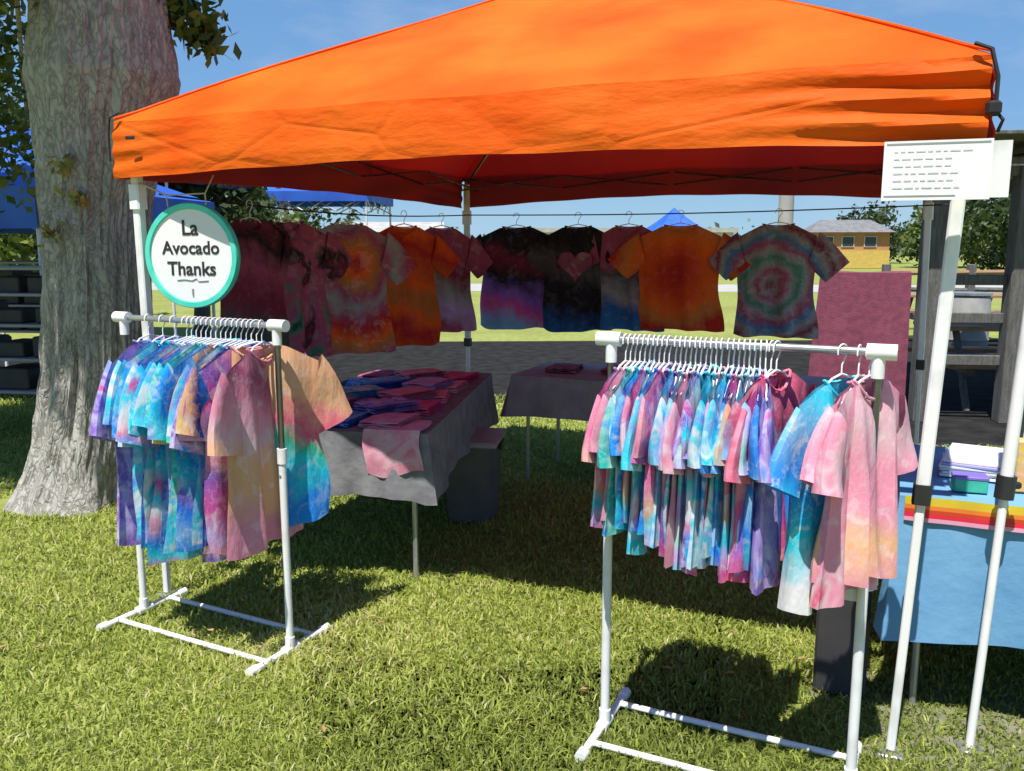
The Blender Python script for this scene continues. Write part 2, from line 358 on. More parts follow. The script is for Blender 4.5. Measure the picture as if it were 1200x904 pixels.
def grass():
    m, t, b = newmat('grass_blades'); L = t.links.new; nn = t.nodes.new
    at = nn('ShaderNodeAttribute'); at.attribute_name = 'tone'
    r = nn('ShaderNodeValToRGB'); e = r.color_ramp.elements
    e[0].position = 0; e[0].color = (.17, .21, .045, 1); e[1].position = 1; e[1].color = (.60, .55, .30, 1)
    for p, c in ((.35, (.28, .34, .07)), (.6, (.40, .46, .085)), (.85, (.50, .53, .16))): x = e.new(p); x.color = rgb(c)
    L(at.outputs['Fac'], r.inputs[0]); L(r.outputs[0], b.inputs['Base Color'])
    b.inputs['Roughness'].default_value = .55; b.inputs['Specular IOR Level'].default_value = .25
    tr = nn('ShaderNodeBsdfTranslucent'); L(r.outputs[0], tr.inputs[0]); ms = nn('ShaderNodeMixShader'); ms.inputs[0].default_value = .4
    L(b.outputs[0], ms.inputs[1]); L(tr.outputs[0], ms.inputs[2]); L(ms.outputs[0], t.nodes['Material Output'].inputs[0])
    n = 360000
    # distance sampled so that density falls off
    d = 1.7 * (12 / 1.7) ** rng.random(n)
    a = (rng.random(n) - .5) * R(82)
    x = d * np.sin(a); y = d * np.cos(a)
    # patchiness
    pn = np.sin(x * 3.1 + np.sin(y * 2.3) * 1.4) * np.sin(y * 3.7 + np.sin(x * 2.9) * 1.2) * .5 + .25 * np.sin(x * 9.3 + y * 4.1) * np.sin(y * 8.7 - x * 3)
    bare = ((x - 1.55) * .916 - (y - 2.62) * .401) ** 2 / .3 + ((x - 1.55) * .401 + (y - 2.62) * .916) ** 2 / .11
    keep = (rng.random(n) < .93 + .15 * pn) & ((bare > 1) | (rng.random(n) < .7))
    keep &= ~((y > 8.9 - x * .035) | ((x > 3.1) & (y > 6.6 - (x - 3.2) * .07)))
    keep &= ((x + 2.75) ** 2 + (y - 5.25) ** 2 > .16)
    x, y, d, pn = x[keep], y[keep], d[keep], pn[keep]; n = len(x)
    h = (.014 + .026 * rng.random(n) ** 1.5) * (1 + .35 * pn) * (1 + .04 * d); wd = (.0018 + .0016 * rng.random(n)) * (.75 + .22 * d)
    th = rng.random(n) * 2 * np.pi; lean = rng.random(n) * 1.6; ld = rng.random(n) * 2 * np.pi
    dx = np.cos(ld) * lean * h; dy = np.sin(ld) * lean * h
    wx = np.cos(th) * wd; wy = np.sin(th) * wd
    V = np.zeros((n, 5, 3))
    V[:, 0] = np.stack([x - wx, y - wy, np.zeros(n)], 1); V[:, 1] = np.stack([x + wx, y + wy, np.zeros(n)], 1)
    V[:, 2] = np.stack([x + dx * .35 + wx * .8, y + dy * .35 + wy * .8, h * .6], 1)
    V[:, 3] = np.stack([x + dx * .35 - wx * .8, y + dy * .35 - wy * .8, h * .6], 1)
    V[:, 4] = np.stack([x + dx, y + dy, h * (1 - .25 * lean)], 1)
    base = np.arange(n)[:, None] * 5
    quads = base + np.array([0, 1, 2, 3]); tris = base + np.array([3, 2, 4])
    loops = np.concatenate([quads, tris], 1).ravel()
    me = bpy.data.meshes.new('grass'); me.vertices.add(n * 5); me.vertices.foreach_set('co', V.ravel())
    me.loops.add(len(loops)); me.loops.foreach_set('vertex_index', loops.astype(np.int32))
    me.polygons.add(n * 2); st = (np.arange(n)[:, None] * 7 + np.array([0, 4])).ravel()
    me.polygons.foreach_set('loop_start', st.astype(np.int32))
    me.update(calc_edges=True); me.validate()
    pn2 = np.sin(x * 1.3 + 1.1 * np.sin(y * 1.1)) * np.sin(y * 1.7 + np.sin(x * 1.9))
    tone = np.clip(.42 + .26 * pn + .24 * pn2 + rng.normal(0, .17, n) + (rng.random(n) < .07) * .5, 0, 1)
    at = me.attributes.new('tone', 'FLOAT', 'POINT'); at.data.foreach_set('value', np.repeat(tone, 5).astype(np.float32))
    me.materials.append(m); o = link('grass', me); tag(o, 'short yellow-green mown grass around and under the stall', 'grass', kind='stuff')
grass()

# ---------------------------------------------------------------- orange canopy
t0, n0 = tn(-1.58, 3.68); W = 3.09
HEM, EAVE, PEAK = 1.815, 2.045, 2.885
def canopy():
    root = tag(empty('canopy_tent', P(t0, n0), YAW), 'orange pop-up canopy sheltering the shirt stall, white steel legs', 'canopy')
    # local: x along front 0..W, y back 0..W
    def eave_z(u, side): return EAVE + .022 * noise.noise(Vector((u * 5 + side * 9, 0, 1)))
    def roof(side):
        b = MB()
        def f(u, v):                      # v 0 at eave .. 1 at peak
            e = -.03; A = Vector((e + (W - 2 * e) * u, e, 0)); C = Vector((W / 2, W / 2, 0))
            p = A.lerp(C, v)
            z = EAVE + (PEAK - EAVE) * v
            z += .022 * math.sin(math.pi * min(v * 1.6, 1)) * (1 - v)          # slight convexity near the eave
            mid = 1 - abs(2 * u - 1)
            z -= .03 * math.sin(math.pi * v) * mid * (1 - .3 * v)              # cloth sags between the hips
            z += .022 * noise.noise(Vector((u * 5 + side * 9, v * 4, 1))) * (1 - v)
            if v == 0: z = eave_z(u, side)
            x, y = p.x, p.y
            for _ in range(side): x, y = W - y, x
            return (x, y, z)
        b.grid(f, 48, 30); return b
    for s_ in range(4): roof(s_).obj('roof_panel', 'canopy', root)
    def val(side):
        b = MB()
        def f(u, v):                      # v 0 top .. 1 hem
            e = -.03; x = e + (W - 2 * e) * u
            c = max(0, 1 - min(u, 1 - u) * 4.5)
            arch = (.03 if side != 2 else .06) * math.sin(math.pi * u)
            z = eave_z(u, side) + (HEM + arch - eave_z(u, side)) * v
            y = e - .022 * math.sin(v * math.pi * .5) + .005 * math.sin(u * 23 + side) * v + .010 * min(1, v * 3) * noise.noise(Vector((u * 7, v * 2, side * 5)))
            y += .016 * min(1, v * 5) * math.sin(v * 20 + 2.5 * math.sin(u * 9)) * c * (.3 if side != 0 or u < .5 else 1.2)
            z += .002 * math.sin(u * 40) * v
            for _ in range(side): x, y = W - y, x
            return (x, y, z)
        b.grid(f, 90, 18); return b
    for s_ in range(4): val(s_).obj('valance', 'canopy', root)
    c0 = Vector((W / 2, W / 2, 0))
    for fn in (roof, val):                    # inner sheet added to darken the underside, just inside the cloth
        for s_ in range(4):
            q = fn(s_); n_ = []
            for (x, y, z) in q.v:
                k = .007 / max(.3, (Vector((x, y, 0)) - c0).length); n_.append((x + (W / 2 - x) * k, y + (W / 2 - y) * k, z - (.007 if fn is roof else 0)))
            q.v = n_; q.obj('shade_lining', 'shade_lining', root)
    for sx, sy in ((0, 0), (1, 0), (1, 1), (0, 1)):
        b = MB(); cx, cy = (-.03, W + .03)[sx], (-.03, W + .03)[sy]; pts = []
        for k in range(25):
            v = k / 24; z = EAVE + (PEAK - EAVE) * v + .022 * math.sin(math.pi * min(v * 1.6, 1)) * (1 - v) + .004
            if k == 0: z = EAVE + .01
            pts.append((cx + (W / 2 - cx) * v, cy + (W / 2 - cy) * v, z))
        b.tube(pts, .006, 6); b.obj('hip_seam', 'canopy', root)
    # legs
    def leg(x, y, base, top=HEM + .17):
        r_ = empty('leg'); r_.parent = root
        b = MB(); bx, by = base; d = Vector((x - bx, y - by, top))
        at = lambda z: Vector((bx, by, 0)) + d * (z / top)
        def sq(z0, z1, wd, ms, nm, par):
            q = MB(); a, c = at(z0), at(z1); h_ = wd / 2; k = h_ * .25
            ring = [(-h_ + k, -h_), (h_ - k, -h_), (h_, -h_ + k), (h_, h_ - k), (h_ - k, h_), (-h_ + k, h_), (-h_, h_ - k), (-h_, -h_ + k)]
            q.add([(a.x + i, a.y + j, a.z) for i, j in ring] + [(c.x + i, c.y + j, c.z) for i, j in ring],
                  [(i, (i + 1) % 8, 8 + (i + 1) % 8, 8 + i) for i in range(8)] + [tuple(range(8, 16)), tuple(reversed(range(8)))])
            return q.obj(nm, ms, par)
        sq(.02, .85, .026, 'pole', 'inner_tube', r_)
        sq(.83, top, .038, 'pole', 'outer_tube', r_)
        sq(.80, .86, .05, 'black', 'leg_clamp', r_)
        sq(HEM - .12, HEM - .02, .055, 'white', 'slider', r_)
        q = MB(); q.box((bx, by, .008), (.075, .075, .012), bev=.004); q.obj('foot_plate', 'steel', r_)
    leg(0.02, 0.02, (0.03, 0.03)); leg(W - .01, .03, (W - .09, -.01 + .0)); leg(0.02, W - .02, (.02, W - .02)); leg(W - .02, W - .02, (W + .02, W - .02))
    # scissor trusses along the four sides and up to the peak
    for side in range(4):
        b = MB()
        def q(x, y, z):
            for _ in range(side): x, y = W - y, x
            return (x, y, z)
        k = 4; st = W / k
        for i in range(k):
            a, c = i * st + .02, (i + 1) * st - .02
            zt, zb = EAVE - .03, HEM + .12
            if i % 2: zt, zb = zb, zt
            b.tube([q(a, .09, zt), q(c, .09, zb)], .007, 6); b.tube([q(a, .108, zb), q(c, .108, zt)], .007, 6)
        b.obj('truss', 'chrome', root)
    for sx in (0, 1):
        for sy in (0, 1):
            b = MB(); b.tube([(sx * W + (.03 if sx == 0 else -.03), sy * W + (.03 if sy == 0 else -.03), EAVE - .06), (W / 2, W / 2, PEAK - .05)], .010, 6); b.obj('roof_bar', 'chrome', root)
    # black corner straps
    for (cx, cy) in ((W + .035, -.035), (-.035, -.035)):
        b = MB(); sg = 1 if cx > 0 else -1
        b.tube([(cx - sg * .05, cy - .005, EAVE + .03), (cx - sg * .01, cy - .02, EAVE + .01), (cx + sg * .01, cy - .012, EAVE - .06), (cx + sg * .01, cy - .012, EAVE - .16)], .006 if sg > 0 else .004, 6)
        if sg > 0:
            b.box((cx + .005, cy - .02, EAVE - .14), (.035, .03, .035), .5, .006)
            b.tube([(cx, cy, EAVE - .13), (cx + .03, cy - .01, EAVE - .17), (cx + .02, cy, EAVE - .2)], .005, 6)
        b.obj('corner_strap', 'strap', root)
    b = MB(); b.box((.10, -.075, EAVE - .075), (.045, .008, .014), .1, .003); b.obj('toggle', 'strap', root)
canopy()

# second pole standing to the right
rp = tag(empty('telescopic_pole', (1.42, 2.49, 0)), 'lone white telescopic pole leaning at the right edge, beside the blue table', 'pole')
b = MB(); b.tube([(0, 0, 0), (.055, .03, .84)], .013, 10); b.obj('inner_tube', 'pole', rp)
b = MB(); b.tube([(.054, .03, .82), (.125, .06, 1.95)], .019, 10); b.obj('outer_tube', 'pole', rp)
b = MB(); b.tube([(.052, .029, .80), (.058, .031, .87)], .028, 10); b.box((.085, .03, .84), (.03, .02, .02), 0, .004); b.obj('clamp', 'black', rp)
b = MB(); b.box((0, 0, .008), (.07, .07, .012), 0, .004); b.obj('foot_plate', 'steel', rp)

# ---------------------------------------------------------------- clothes racks
def rack(name, A, B, H, label, off=.03):
    """A, B: feet of the two posts"""
    A = Vector(A + (0,)); B = Vector(B + (0,)); d = (B - A); Lg = d.length; yaw = math.atan2(d.y, d.x)
    root = tag(empty('clothes_rack', A, yaw), label, 'clothes rack', 'garment racks in front of the canopy')
    for x in (0, Lg):
        s_ = 1 if x else -1
        b = MB(); b.tube([(x, 0, .02), (x, 0, H * .62)], .0145, 12); b.obj('post', 'white', root)
        b = MB(); b.tube([(x, 0, H * .60), (x, 0, H - .03)], .0115, 12); b.obj('inner_post', 'chrome', root)
        b = MB(); b.tube([(x, 0, H * .595), (x, 0, H * .64)], .0185, 12); b.obj('collar', 'white', root)
        b = MB(); b.tube([(x - s_ * .03, 0, H), (x + s_ * .045, 0, H)], .022, 12); b.tube([(x, 0, H - .07), (x, 0, H)], .0175, 12); b.obj('corner_joint', 'white', root)
        b = MB(); b.tube([(x, -.20, .02), (x, .20, .02)], .0135, 10); b.obj('foot_bar', 'white', root)
        b = MB(); b.tube([(x, -.035, .022), (x, .035, .022)], .02, 10); b.tube([(x, 0, .02), (x, 0, .07)], .019, 10); b.obj('foot_joint', 'white', root)
        b = MB(); b.tube([(x, -.012, H * .56), (x, -.0175, H * .56)], .005, 8); b.obj('lock_button', 'steel', root)
        for y in (-.2, .2):
            b = MB(); b.tube([(x, y - .02, .02), (x, y + .02, .02)], .0185, 10); b.obj('end_cap', 'white', root)
    for y in (-.13, .13):
        b = MB(); b.tube([(0, y, .024), (Lg, y, .024)], .0105, 10); b.obj('base_bar', 'white', root)
    b = MB(); b.tube([(0, 0, H), (Lg, 0, H)], .011, 12); b.obj('hanging_rail', 'steel', root)
    return root, Lg, yaw
RK1 = rack('r', (-1.565, 3.505), (-.85, 3.135), 1.262, 'white garment rack beside the tree trunk, packed with full-size shirts')
RK2 = rack('r', (.30, 2.61), (.97, 2.285), 1.27, 'white garment rack nearest the camera, packed with small shirts')

# ---------------------------------------------------------------- hangers and shirts
def hanger_mesh(wd):
    b = MB(); r = .0028
    pts = []
    for k in range(9):                       # hook round the rail at (0,0,0)
        a = R(200 - k * 27); pts.append((.021 * math.cos(a), 0, .0 + .021 * math.sin(a)))
    pts += [(0, 0, -.035), (0, 0, -.062)]
    b.tube(pts, .0022, 6)
    sh = [(-wd, 0, -.078 - .50 * wd + .02), (-wd * .75, 0, -.074 - .30 * wd), (-wd * .3, 0, -.071), (0, 0, -.060), (wd * .3, 0, -.071), (wd * .75, 0, -.074 - .30 * wd), (wd, 0, -.078 - .50 * wd + .02)]
    b.tube(sh, .0034, 6)
    b.tube([(-wd, 0, -.078 - .50 * wd + .02), (-wd * .9, 0, -.083 - .50 * wd), (wd * .9, 0, -.083 - .50 * wd), (wd, 0, -.078 - .50 * wd + .02)], .003, 6)
    return b.mesh('hanger', 'white')
HM = {'kid': hanger_mesh(.135), 'adult': hanger_mesh(.19)}; HM['mid'] = HM['kid']

def shirt_meshes(wd, length, thick, seed, droop=62, slen=.17, spread=1.0):
    """wd = half width of the body. Returns body, sleeve left, sleeve right, collar meshes in one frame (hook at origin)"""
    rs = random.Random(seed); ph = [rs.uniform(0, 6.3) for _ in range(6)]; slen *= rs.uniform(.86, 1.14)
    neck = .40 * wd
    def ztop(x, front):
        ax = abs(x)
        if ax < neck:
            q = ax / neck; return -.075 - (.055 if front else .012) * (1 - q * q)
        return -.075 - (ax - neck) * .50
    def panel(front):
        s_ = -1 if front else 1
        def f(u, v):
            uu = 2 * u - 1
            wv = wd * (1 + .03 * math.sin(v * 9 + ph[0]) - .04 * math.sin(math.pi * min(1, v * 1.3)) + .09 * v * v * spread + .035 * v * math.sin(v * 6 + ph[4]) * (1 if uu > 0 else -1))
            x = uu * wv; zt = ztop(x / (wv / wd), front)
            hem = -.075 - length + .010 * math.sin(u * 6 + ph[1]) + .004 * math.sin(u * 15 + ph[2]) + .022 * abs(uu) ** 3
            z = zt + (hem - zt) * v
            edge = max(0, 1 - uu * uu) ** .5
            y = s_ * thick * edge * (min(1, .35 + v * 5) * (.8 + .5 * v))
            y += edge * thick * (.3 + .9 * v) * (math.sin(uu * 7 + ph[3] + v) * .75 + .5 * math.sin(uu * 13 + ph[4] - v * 2)) * spread
            y += thick * .8 * v * math.sin(ph[5] + uu * 2) * spread
            x += .01 * v * math.sin(v * 5 + ph[2])
            return (x, y, z)
        return f
    b = MB(); b.grid(panel(True), 26, 18)
    g = MB(); g.grid(panel(False), 26, 18)
    b.add(g.v, [tuple(reversed(f)) for f in g.f])
    body = b.mesh('tee_shirt', DYES['aqua'])
    sl = []
    for s_ in (-1, 1):
        q = MB(); th = R(droop + rs.uniform(-10, 8)); n = 14; rows = 7
        c0 = Vector((s_ * wd * .92, 0, -.075 - (wd - neck) * .5 - .070)); d = Vector((s_ * math.cos(th), 0, -math.sin(th)))
        pr = Vector((s_ * math.sin(th), 0, math.cos(th)))
        vs = []
        for j in range(rows + 1):
            v = j / rows; c = c0 + d * (slen * v) ; c.y += .006 * math.sin(v * 4 + ph[1])
            # long axis turns from vertical (armhole) to perpendicular to the sleeve
            ax = (Vector((0, 0, 1)).lerp(pr, min(1, .35 + v * 1.2))).normalized()
            hl = .088 * (1 - .10 * v) * wd / .22 + .006; ht = (thick * .75 + .006) * (.75 + .6 * v)
            for k in range(n):
                a = 2 * math.pi * k / n
                p = c + ax * math.cos(a) * hl + Vector((0, math.sin(a) * ht * (1 + .25 * math.sin(3 * a + ph[2])), 0))
                vs.append(p)
        fs = [(j * n + k, j * n + (k + 1) % n, (j + 1) * n + (k + 1) % n, (j + 1) * n + k) for j in range(rows) for k in range(n)]
        q.add(vs, fs); sl.append(q.mesh('sleeve', DYES['aqua']))
    c = MB(); pts = []
    for k in range(17):
        a = 2 * math.pi * k / 16; x = neck * 1.0 * math.cos(a); fr = math.sin(a) < 0
        pts.append((x, thick * .7 * math.sin(a), ztop(x * .99, fr) + .004))
    c.tube(pts, .0042, 6, caps=False); coll = c.mesh('collar', DYES['aqua'])
    return body, sl[0], sl[1], coll
VAR = {}
def variant(kind, length, seed, thick):
    key = (kind, round(length, 2), seed, thick)
    if key not in VAR:
        wd = {'kid': .185, 'mid': .175, 'adult': .24, 'back': .235}[kind]
        VAR[key] = shirt_meshes(wd, length, thick, seed, droop={'kid': 80, 'mid': 70, 'adult': 74, 'back': 48}[kind], slen={'kid': .118, 'mid': .15, 'adult': .19, 'back': .19}[kind], spread=1.0 if thick < .03 else .8)
    return VAR[key]
FIRST = {}
def put(o, me, dm):
    o.material_slots[0].link = 'OBJECT'; o.material_slots[0].material = dm
def make_shirt(pos, yaw, kind, length, seed, thick, dyename, label, group, tilt=0.):
    ms = variant(kind, length, seed, thick); dm = DYES[dyename]
    r = random.Random(label); cv = (r.random(), r.random(), r.random(), 1)
    root = link('tee_shirt', ms[0]); put(root, ms[0], dm); root.color = cv
    root.location = pos; root.rotation_euler = (tilt, 0, yaw)
    if kind != 'back': root.scale = (r.uniform(.93, 1.06), 1, r.uniform(.94, 1.05))
    tag(root, label, 'shirt', group)
    for nm, me in (('sleeve', ms[1]), ('sleeve', ms[2]), ('collar', ms[3])):
        c = link(nm, me, root); put(c, me, dm); c.color = cv
    return root
def make_hanger(pos, yaw, kind, label, group, tilt=0.):
    o = link('clothes_hanger', HM[kind]); o.location = pos; o.rotation_euler = (tilt, 0, yaw); tag(o, label, 'hanger', group); return o

ORD = ['first', 'second', 'third', 'fourth', 'fifth', 'sixth', 'seventh', 'eighth', 'ninth', 'tenth', 'eleventh', 'twelfth', 'thirteenth', 'fourteenth', 'fifteenth',
       'sixteenth', 'seventeenth', 'eighteenth', 'nineteenth', 'twentieth', 'twenty-first', 'twenty-second', 'twenty-third', 'twenty-fourth', 'twenty-fifth', 'twenty-sixth', 'twenty-seventh', 'twenty-eighth', 'twenty-ninth', 'thirtieth', 'thirty-first', 'thirty-second', 'thirty-third', 'thirty-fourth', 'thirty-fifth']
DESC = {'aqua': 'aqua and sky-blue', 'deepblue': 'royal-blue and cyan swirl', 'violet': 'violet and lilac', 'sorbet': 'pink-peach-cyan swirl', 'turq_pink': 'turquoise and magenta striped',
        'teal': 'teal and green', 'rose': 'rose-red', 'palepink': 'pale pink', 'pinkfade': 'pink fading to peach', 'icewhite': 'cyan fading to white', 'roseblue': 'rose, blue, purple', 'lilacmint': 'lilac and mint striped',
        'mauve': 'mauve striped', 'sunset': 'dusty pink and peach', 'tropic': 'yellow-green-navy', 'rainbow': 'rainbow banded', 'peach': 'peach and pink', 'blueonly': 'royal-blue'}
HW = .0  # rail height offset of the hook centre
# left rack: local x along rail, yaw of shirt plane = rack yaw + 90deg (shirt width runs front to back)
def place_on(RK, H, x, dyaw): 
    root, Lg, yaw = RK
    p = Vector((root.location.x + math.cos(yaw) * x, root.location.y + math.sin(yaw) * x, H - .004))
    return p, yaw + R(90) + dyaw
r1 = ['violet', 'deepblue', 'aqua', 'blueonly', 'violet', 'aqua', 'turq_pink', 'deepblue', 'aqua', 'teal', 'aqua', 'deepblue', 'tropic', 'aqua', 'violet', 'tropic', 'mauve', 'rainbow', 'sunset']
x1 = [.14, .22, .285] + [.35 + i * .0255 for i in range(16)]
for i, (d, x) in enumerate(zip(r1, x1)):
    dy = R({0: 10, 1: 10}.get(i, 0) + random.uniform(-3, 3) + (4 - i) * 1.1)
    if i == 18: dy = R(13)
    if i == 12: dy = R(-14)
    if 13 <= i <= 16: dy = R(3 - (i - 13) * 1.5)
    if i == 17: dy = R(-27)
    if i == 16: dy = R(-6)
    p, yw = place_on(RK1, 1.262, x, dy)
    make_hanger(p, yw, 'adult', f'white plastic hanger, {ORD[i]} from the left on the rack by the tree', 'hangers on the rack beside the tree')
    ln = .74 + random.uniform(-.02, .03) + (.03 if i < 12 else -.04 if i > 16 else .0)
    th = .026 if i in (0, 1, 2) else .014
    if i >= 17: th = .024
    make_shirt(p, yw, 'adult', ln, (i * 5) % 7, th, d, f"{DESC[d]} tie-dye shirt, {ORD[i]} from the left on the rack by the tree", 'shirts on the rack beside the tree')
r2 = ['sorbet', 'palepink', 'aqua', 'teal', 'blueonly', 'sorbet', 'turq_pink', 'aqua', 'deepblue', 'sorbet', 'aqua', 'mauve', 'aqua', 'palepink', 'lilacmint', 'violet', 'turq_pink', 'aqua', 'icewhite', 'palepink', 'aqua', 'blueonly', 'sorbet', 'lilacmint', 'aqua', 'lilacmint', 'deepblue', 'violet', 'rose', 'roseblue']
n2 = len(r2)
for i, d in enumerate(r2):
    x = .045 + i * .0148 + (.005 if i > 9 else 0) + (.005 if i > 19 else 0)
    dy = R(random.uniform(-5, 5) - 4 + i * .5)
    if i == 28: dy = R(-10)
    if i == 29: dy = R(-20)
    p, yw = place_on(RK2, 1.27, x, dy)
    make_hanger(p, yw, 'kid', f'white plastic hanger, {ORD[i]} from the left on the nearest rack', 'packed hangers on the nearest rack')
    ln = round(.44 + .10 * min(1, i / 15) + random.uniform(-.03, .03), 2)
    make_shirt(p, yw, 'kid', ln, (i * 5) % 7, .02 if i >= 27 else .015, d, f"{DESC[d]} tie-dye shirt, {ORD[i]} from the left on the nearest rack", 'small shirts on the nearest rack')
for j, (x, d, dy, ln, th, lab) in enumerate([(.655, 'icewhite', -30, .62, .026, 'cyan tie-dye shirt fading to a white hem, beside the big pink shirts'),
                                    (.697, 'palepink', -10, .60, .026, 'pale pink tie-dye shirt behind the dark upper post of the nearest rack'),
                                    (.724, 'pinkfade', -27, .56, .028, 'pink tie-dye shirt fading to peach, rightmost on the nearest rack')]):
    p, yw = place_on(RK2, 1.27, x, R(dy))
    make_hanger(p, yw, 'kid', 'white hanger, %s of the three at the right end of the nearest rack' % ORD[j], 'hangers at the right end of the nearest rack')
    make_shirt(p, yw, 'mid', ln, j, th, d, lab, 'small shirts on the nearest rack')

# ---------------------------------------------------------------- hanging lines and the shirts at the back
SH = {'h_black': 'black and blue', 'h_heart': 'dark heart', 'h_maroon': 'maroon, grey and blue', 'h_orange': 'dark orange sunburst', 'h_spiral': 'grey and green ringed',
      'h_sun': 'rose-and-orange', 'h_flame': 'bright orange-red', 'h_plum': 'plum and lilac'}
ZL = 1.76
def line_obj(a, c, label, sag=.03):
    b = MB(); a, c = Vector(a), Vector(c); pts = [a.lerp(c, i / 12) - Vector((0, 0, sag * math.sin(math.pi * i / 12))) for i in range(13)]
    o = b.tube(pts, .0045, 6).obj('hanging_cord', 'strap'); tag(o, label, 'cord'); return o
back_n = n0 + W - .10
line_obj(P(t0 + .05, back_n - .03, ZL), P(t0 + W + .1, back_n, ZL + .02), 'thin dark cord strung along the back of the canopy', .02)
line_obj(P(t0 + .06, n0 + .1, ZL), P(t0 + .06, back_n, ZL), 'thin dark cord strung along the tree side of the canopy', .04)
def by_px(px, n):    # world t on line n=const for a pixel column
    k = (px - 600) / 1020
    # (t*T + n*N): x = k*y' where depth along the tilted camera is close to y
    y_ = lambda t: (t * T.y + n * N.y)
    lo, hi = -6, 6
    for _ in range(50):
        m_ = (lo + hi) / 2; pt = T * m_ + N * n
        if pt.x / (pt.y * .987) > k: hi = m_
        else: lo = m_
    return (lo + hi) / 2
DB = 'shirts displayed on the cord along the back'
for px, d, yawd, ln, lab in [(606, 'h_black', 0, .72, 'black tie-dye shirt with dark red and blue lower half, right of the centre pole'),
                        (678, 'h_heart', 3, .72, 'dark tie-dye shirt with a faded rose heart on its chest'),
                        (737, 'h_maroon', -3, .70, 'maroon, grey and blue tie-dye shirt between the heart shirt and the orange one'),
                        (800, 'h_orange', 0, .68, 'dark orange and red sunburst tie-dye shirt on the back cord'),
                        (913, 'h_spiral', 2, .70, 'grey and green ringed tie-dye shirt at the right end of the back cord')]:
    t = by_px(px, back_n)
    p = P(t, back_n - (.075 if d in ('h_orange', 'h_spiral') else .012), ZL - .012)
    yw = YAW + R(yawd)
    make_hanger(p, yw, 'adult', f'white hanger holding the {SH[d]} shirt on the back cord', 'hangers on the back cord')
    s_ = make_shirt(p, yw, 'back', ln, hash(d) % 1 + len(d) % 4, .03, d, lab, DB)
    if d in ('h_orange', 'h_black'): s_.scale = (1.14, 1, 1)
    if d == 'h_heart':
        hb = MB(); pts = [(0, -.028, -.31)]
        for k in range(32):
            a = 2 * math.pi * k / 32; hx = .105 * math.sin(a) ** 3 * 1.15
            hz = .105 * (13 * math.cos(a) - 5 * math.cos(2 * a) - 2 * math.cos(3 * a) - math.cos(4 * a)) / 15
            pts.append((hx, -.066, -.33 + hz))
        pts[0] = (0, -.070, -.33)
        hb.add(pts, [(0, 1 + (k + 1) % 32, 1 + k) for k in range(32)])
        back = [(x, y + .05, z) for x, y, z in pts]; nb = len(hb.v); hb.v += back
        hb.f += [(1 + k, 1 + (k + 1) % 32, nb + 1 + (k + 1) % 32, nb + 1 + k) for k in range(32)]
        hb.obj('heart_print', DYES['h_print'], s_)
side_t = t0 + .06
def side_n(px):
    k = (px - 600) / 1020; lo, hi = n0, n0 + W + 1
    for _ in range(50):
        m_ = (lo + hi) / 2; pt = T * side_t + N * m_
        if pt.x / (pt.y * .987) < k: lo = m_
        else: hi = m_
    return (lo + hi) / 2
for px, d, yawd, ln, lab in [(292, 'h_darkred', 90, .78, 'dark red and black tie-dye shirt just right of the round sign'),
                        (335, 'h_dark2', 70, .72, 'dark red and green tie-dye shirt beside the rose-and-orange one'),
                        (405, 'h_sun', 52, .74, 'rose tie-dye shirt with an orange sunburst on the tree-side cord'),
                        (472, 'h_flame', 64, .76, 'bright orange-red tie-dye shirt on the tree-side cord'),
                        (516, 'h_plum', 60, .72, 'plum and lilac tie-dye shirt next to the centre pole')]:
    n_ = side_n(px); p = P(side_t + .012, n_, ZL - .02)
    make_hanger(p, YAW + R(yawd), 'adult', f'white hanger holding the {SH.get(d, "dark red and black" if px < 300 else "dark red and green")} shirt on the tree-side cord', 'hangers on the tree-side cord')
    make_shirt(p, YAW + R(yawd), 'back', ln, len(lab) % 4, .03, d, lab, 'shirts displayed on the cord along the tree side')

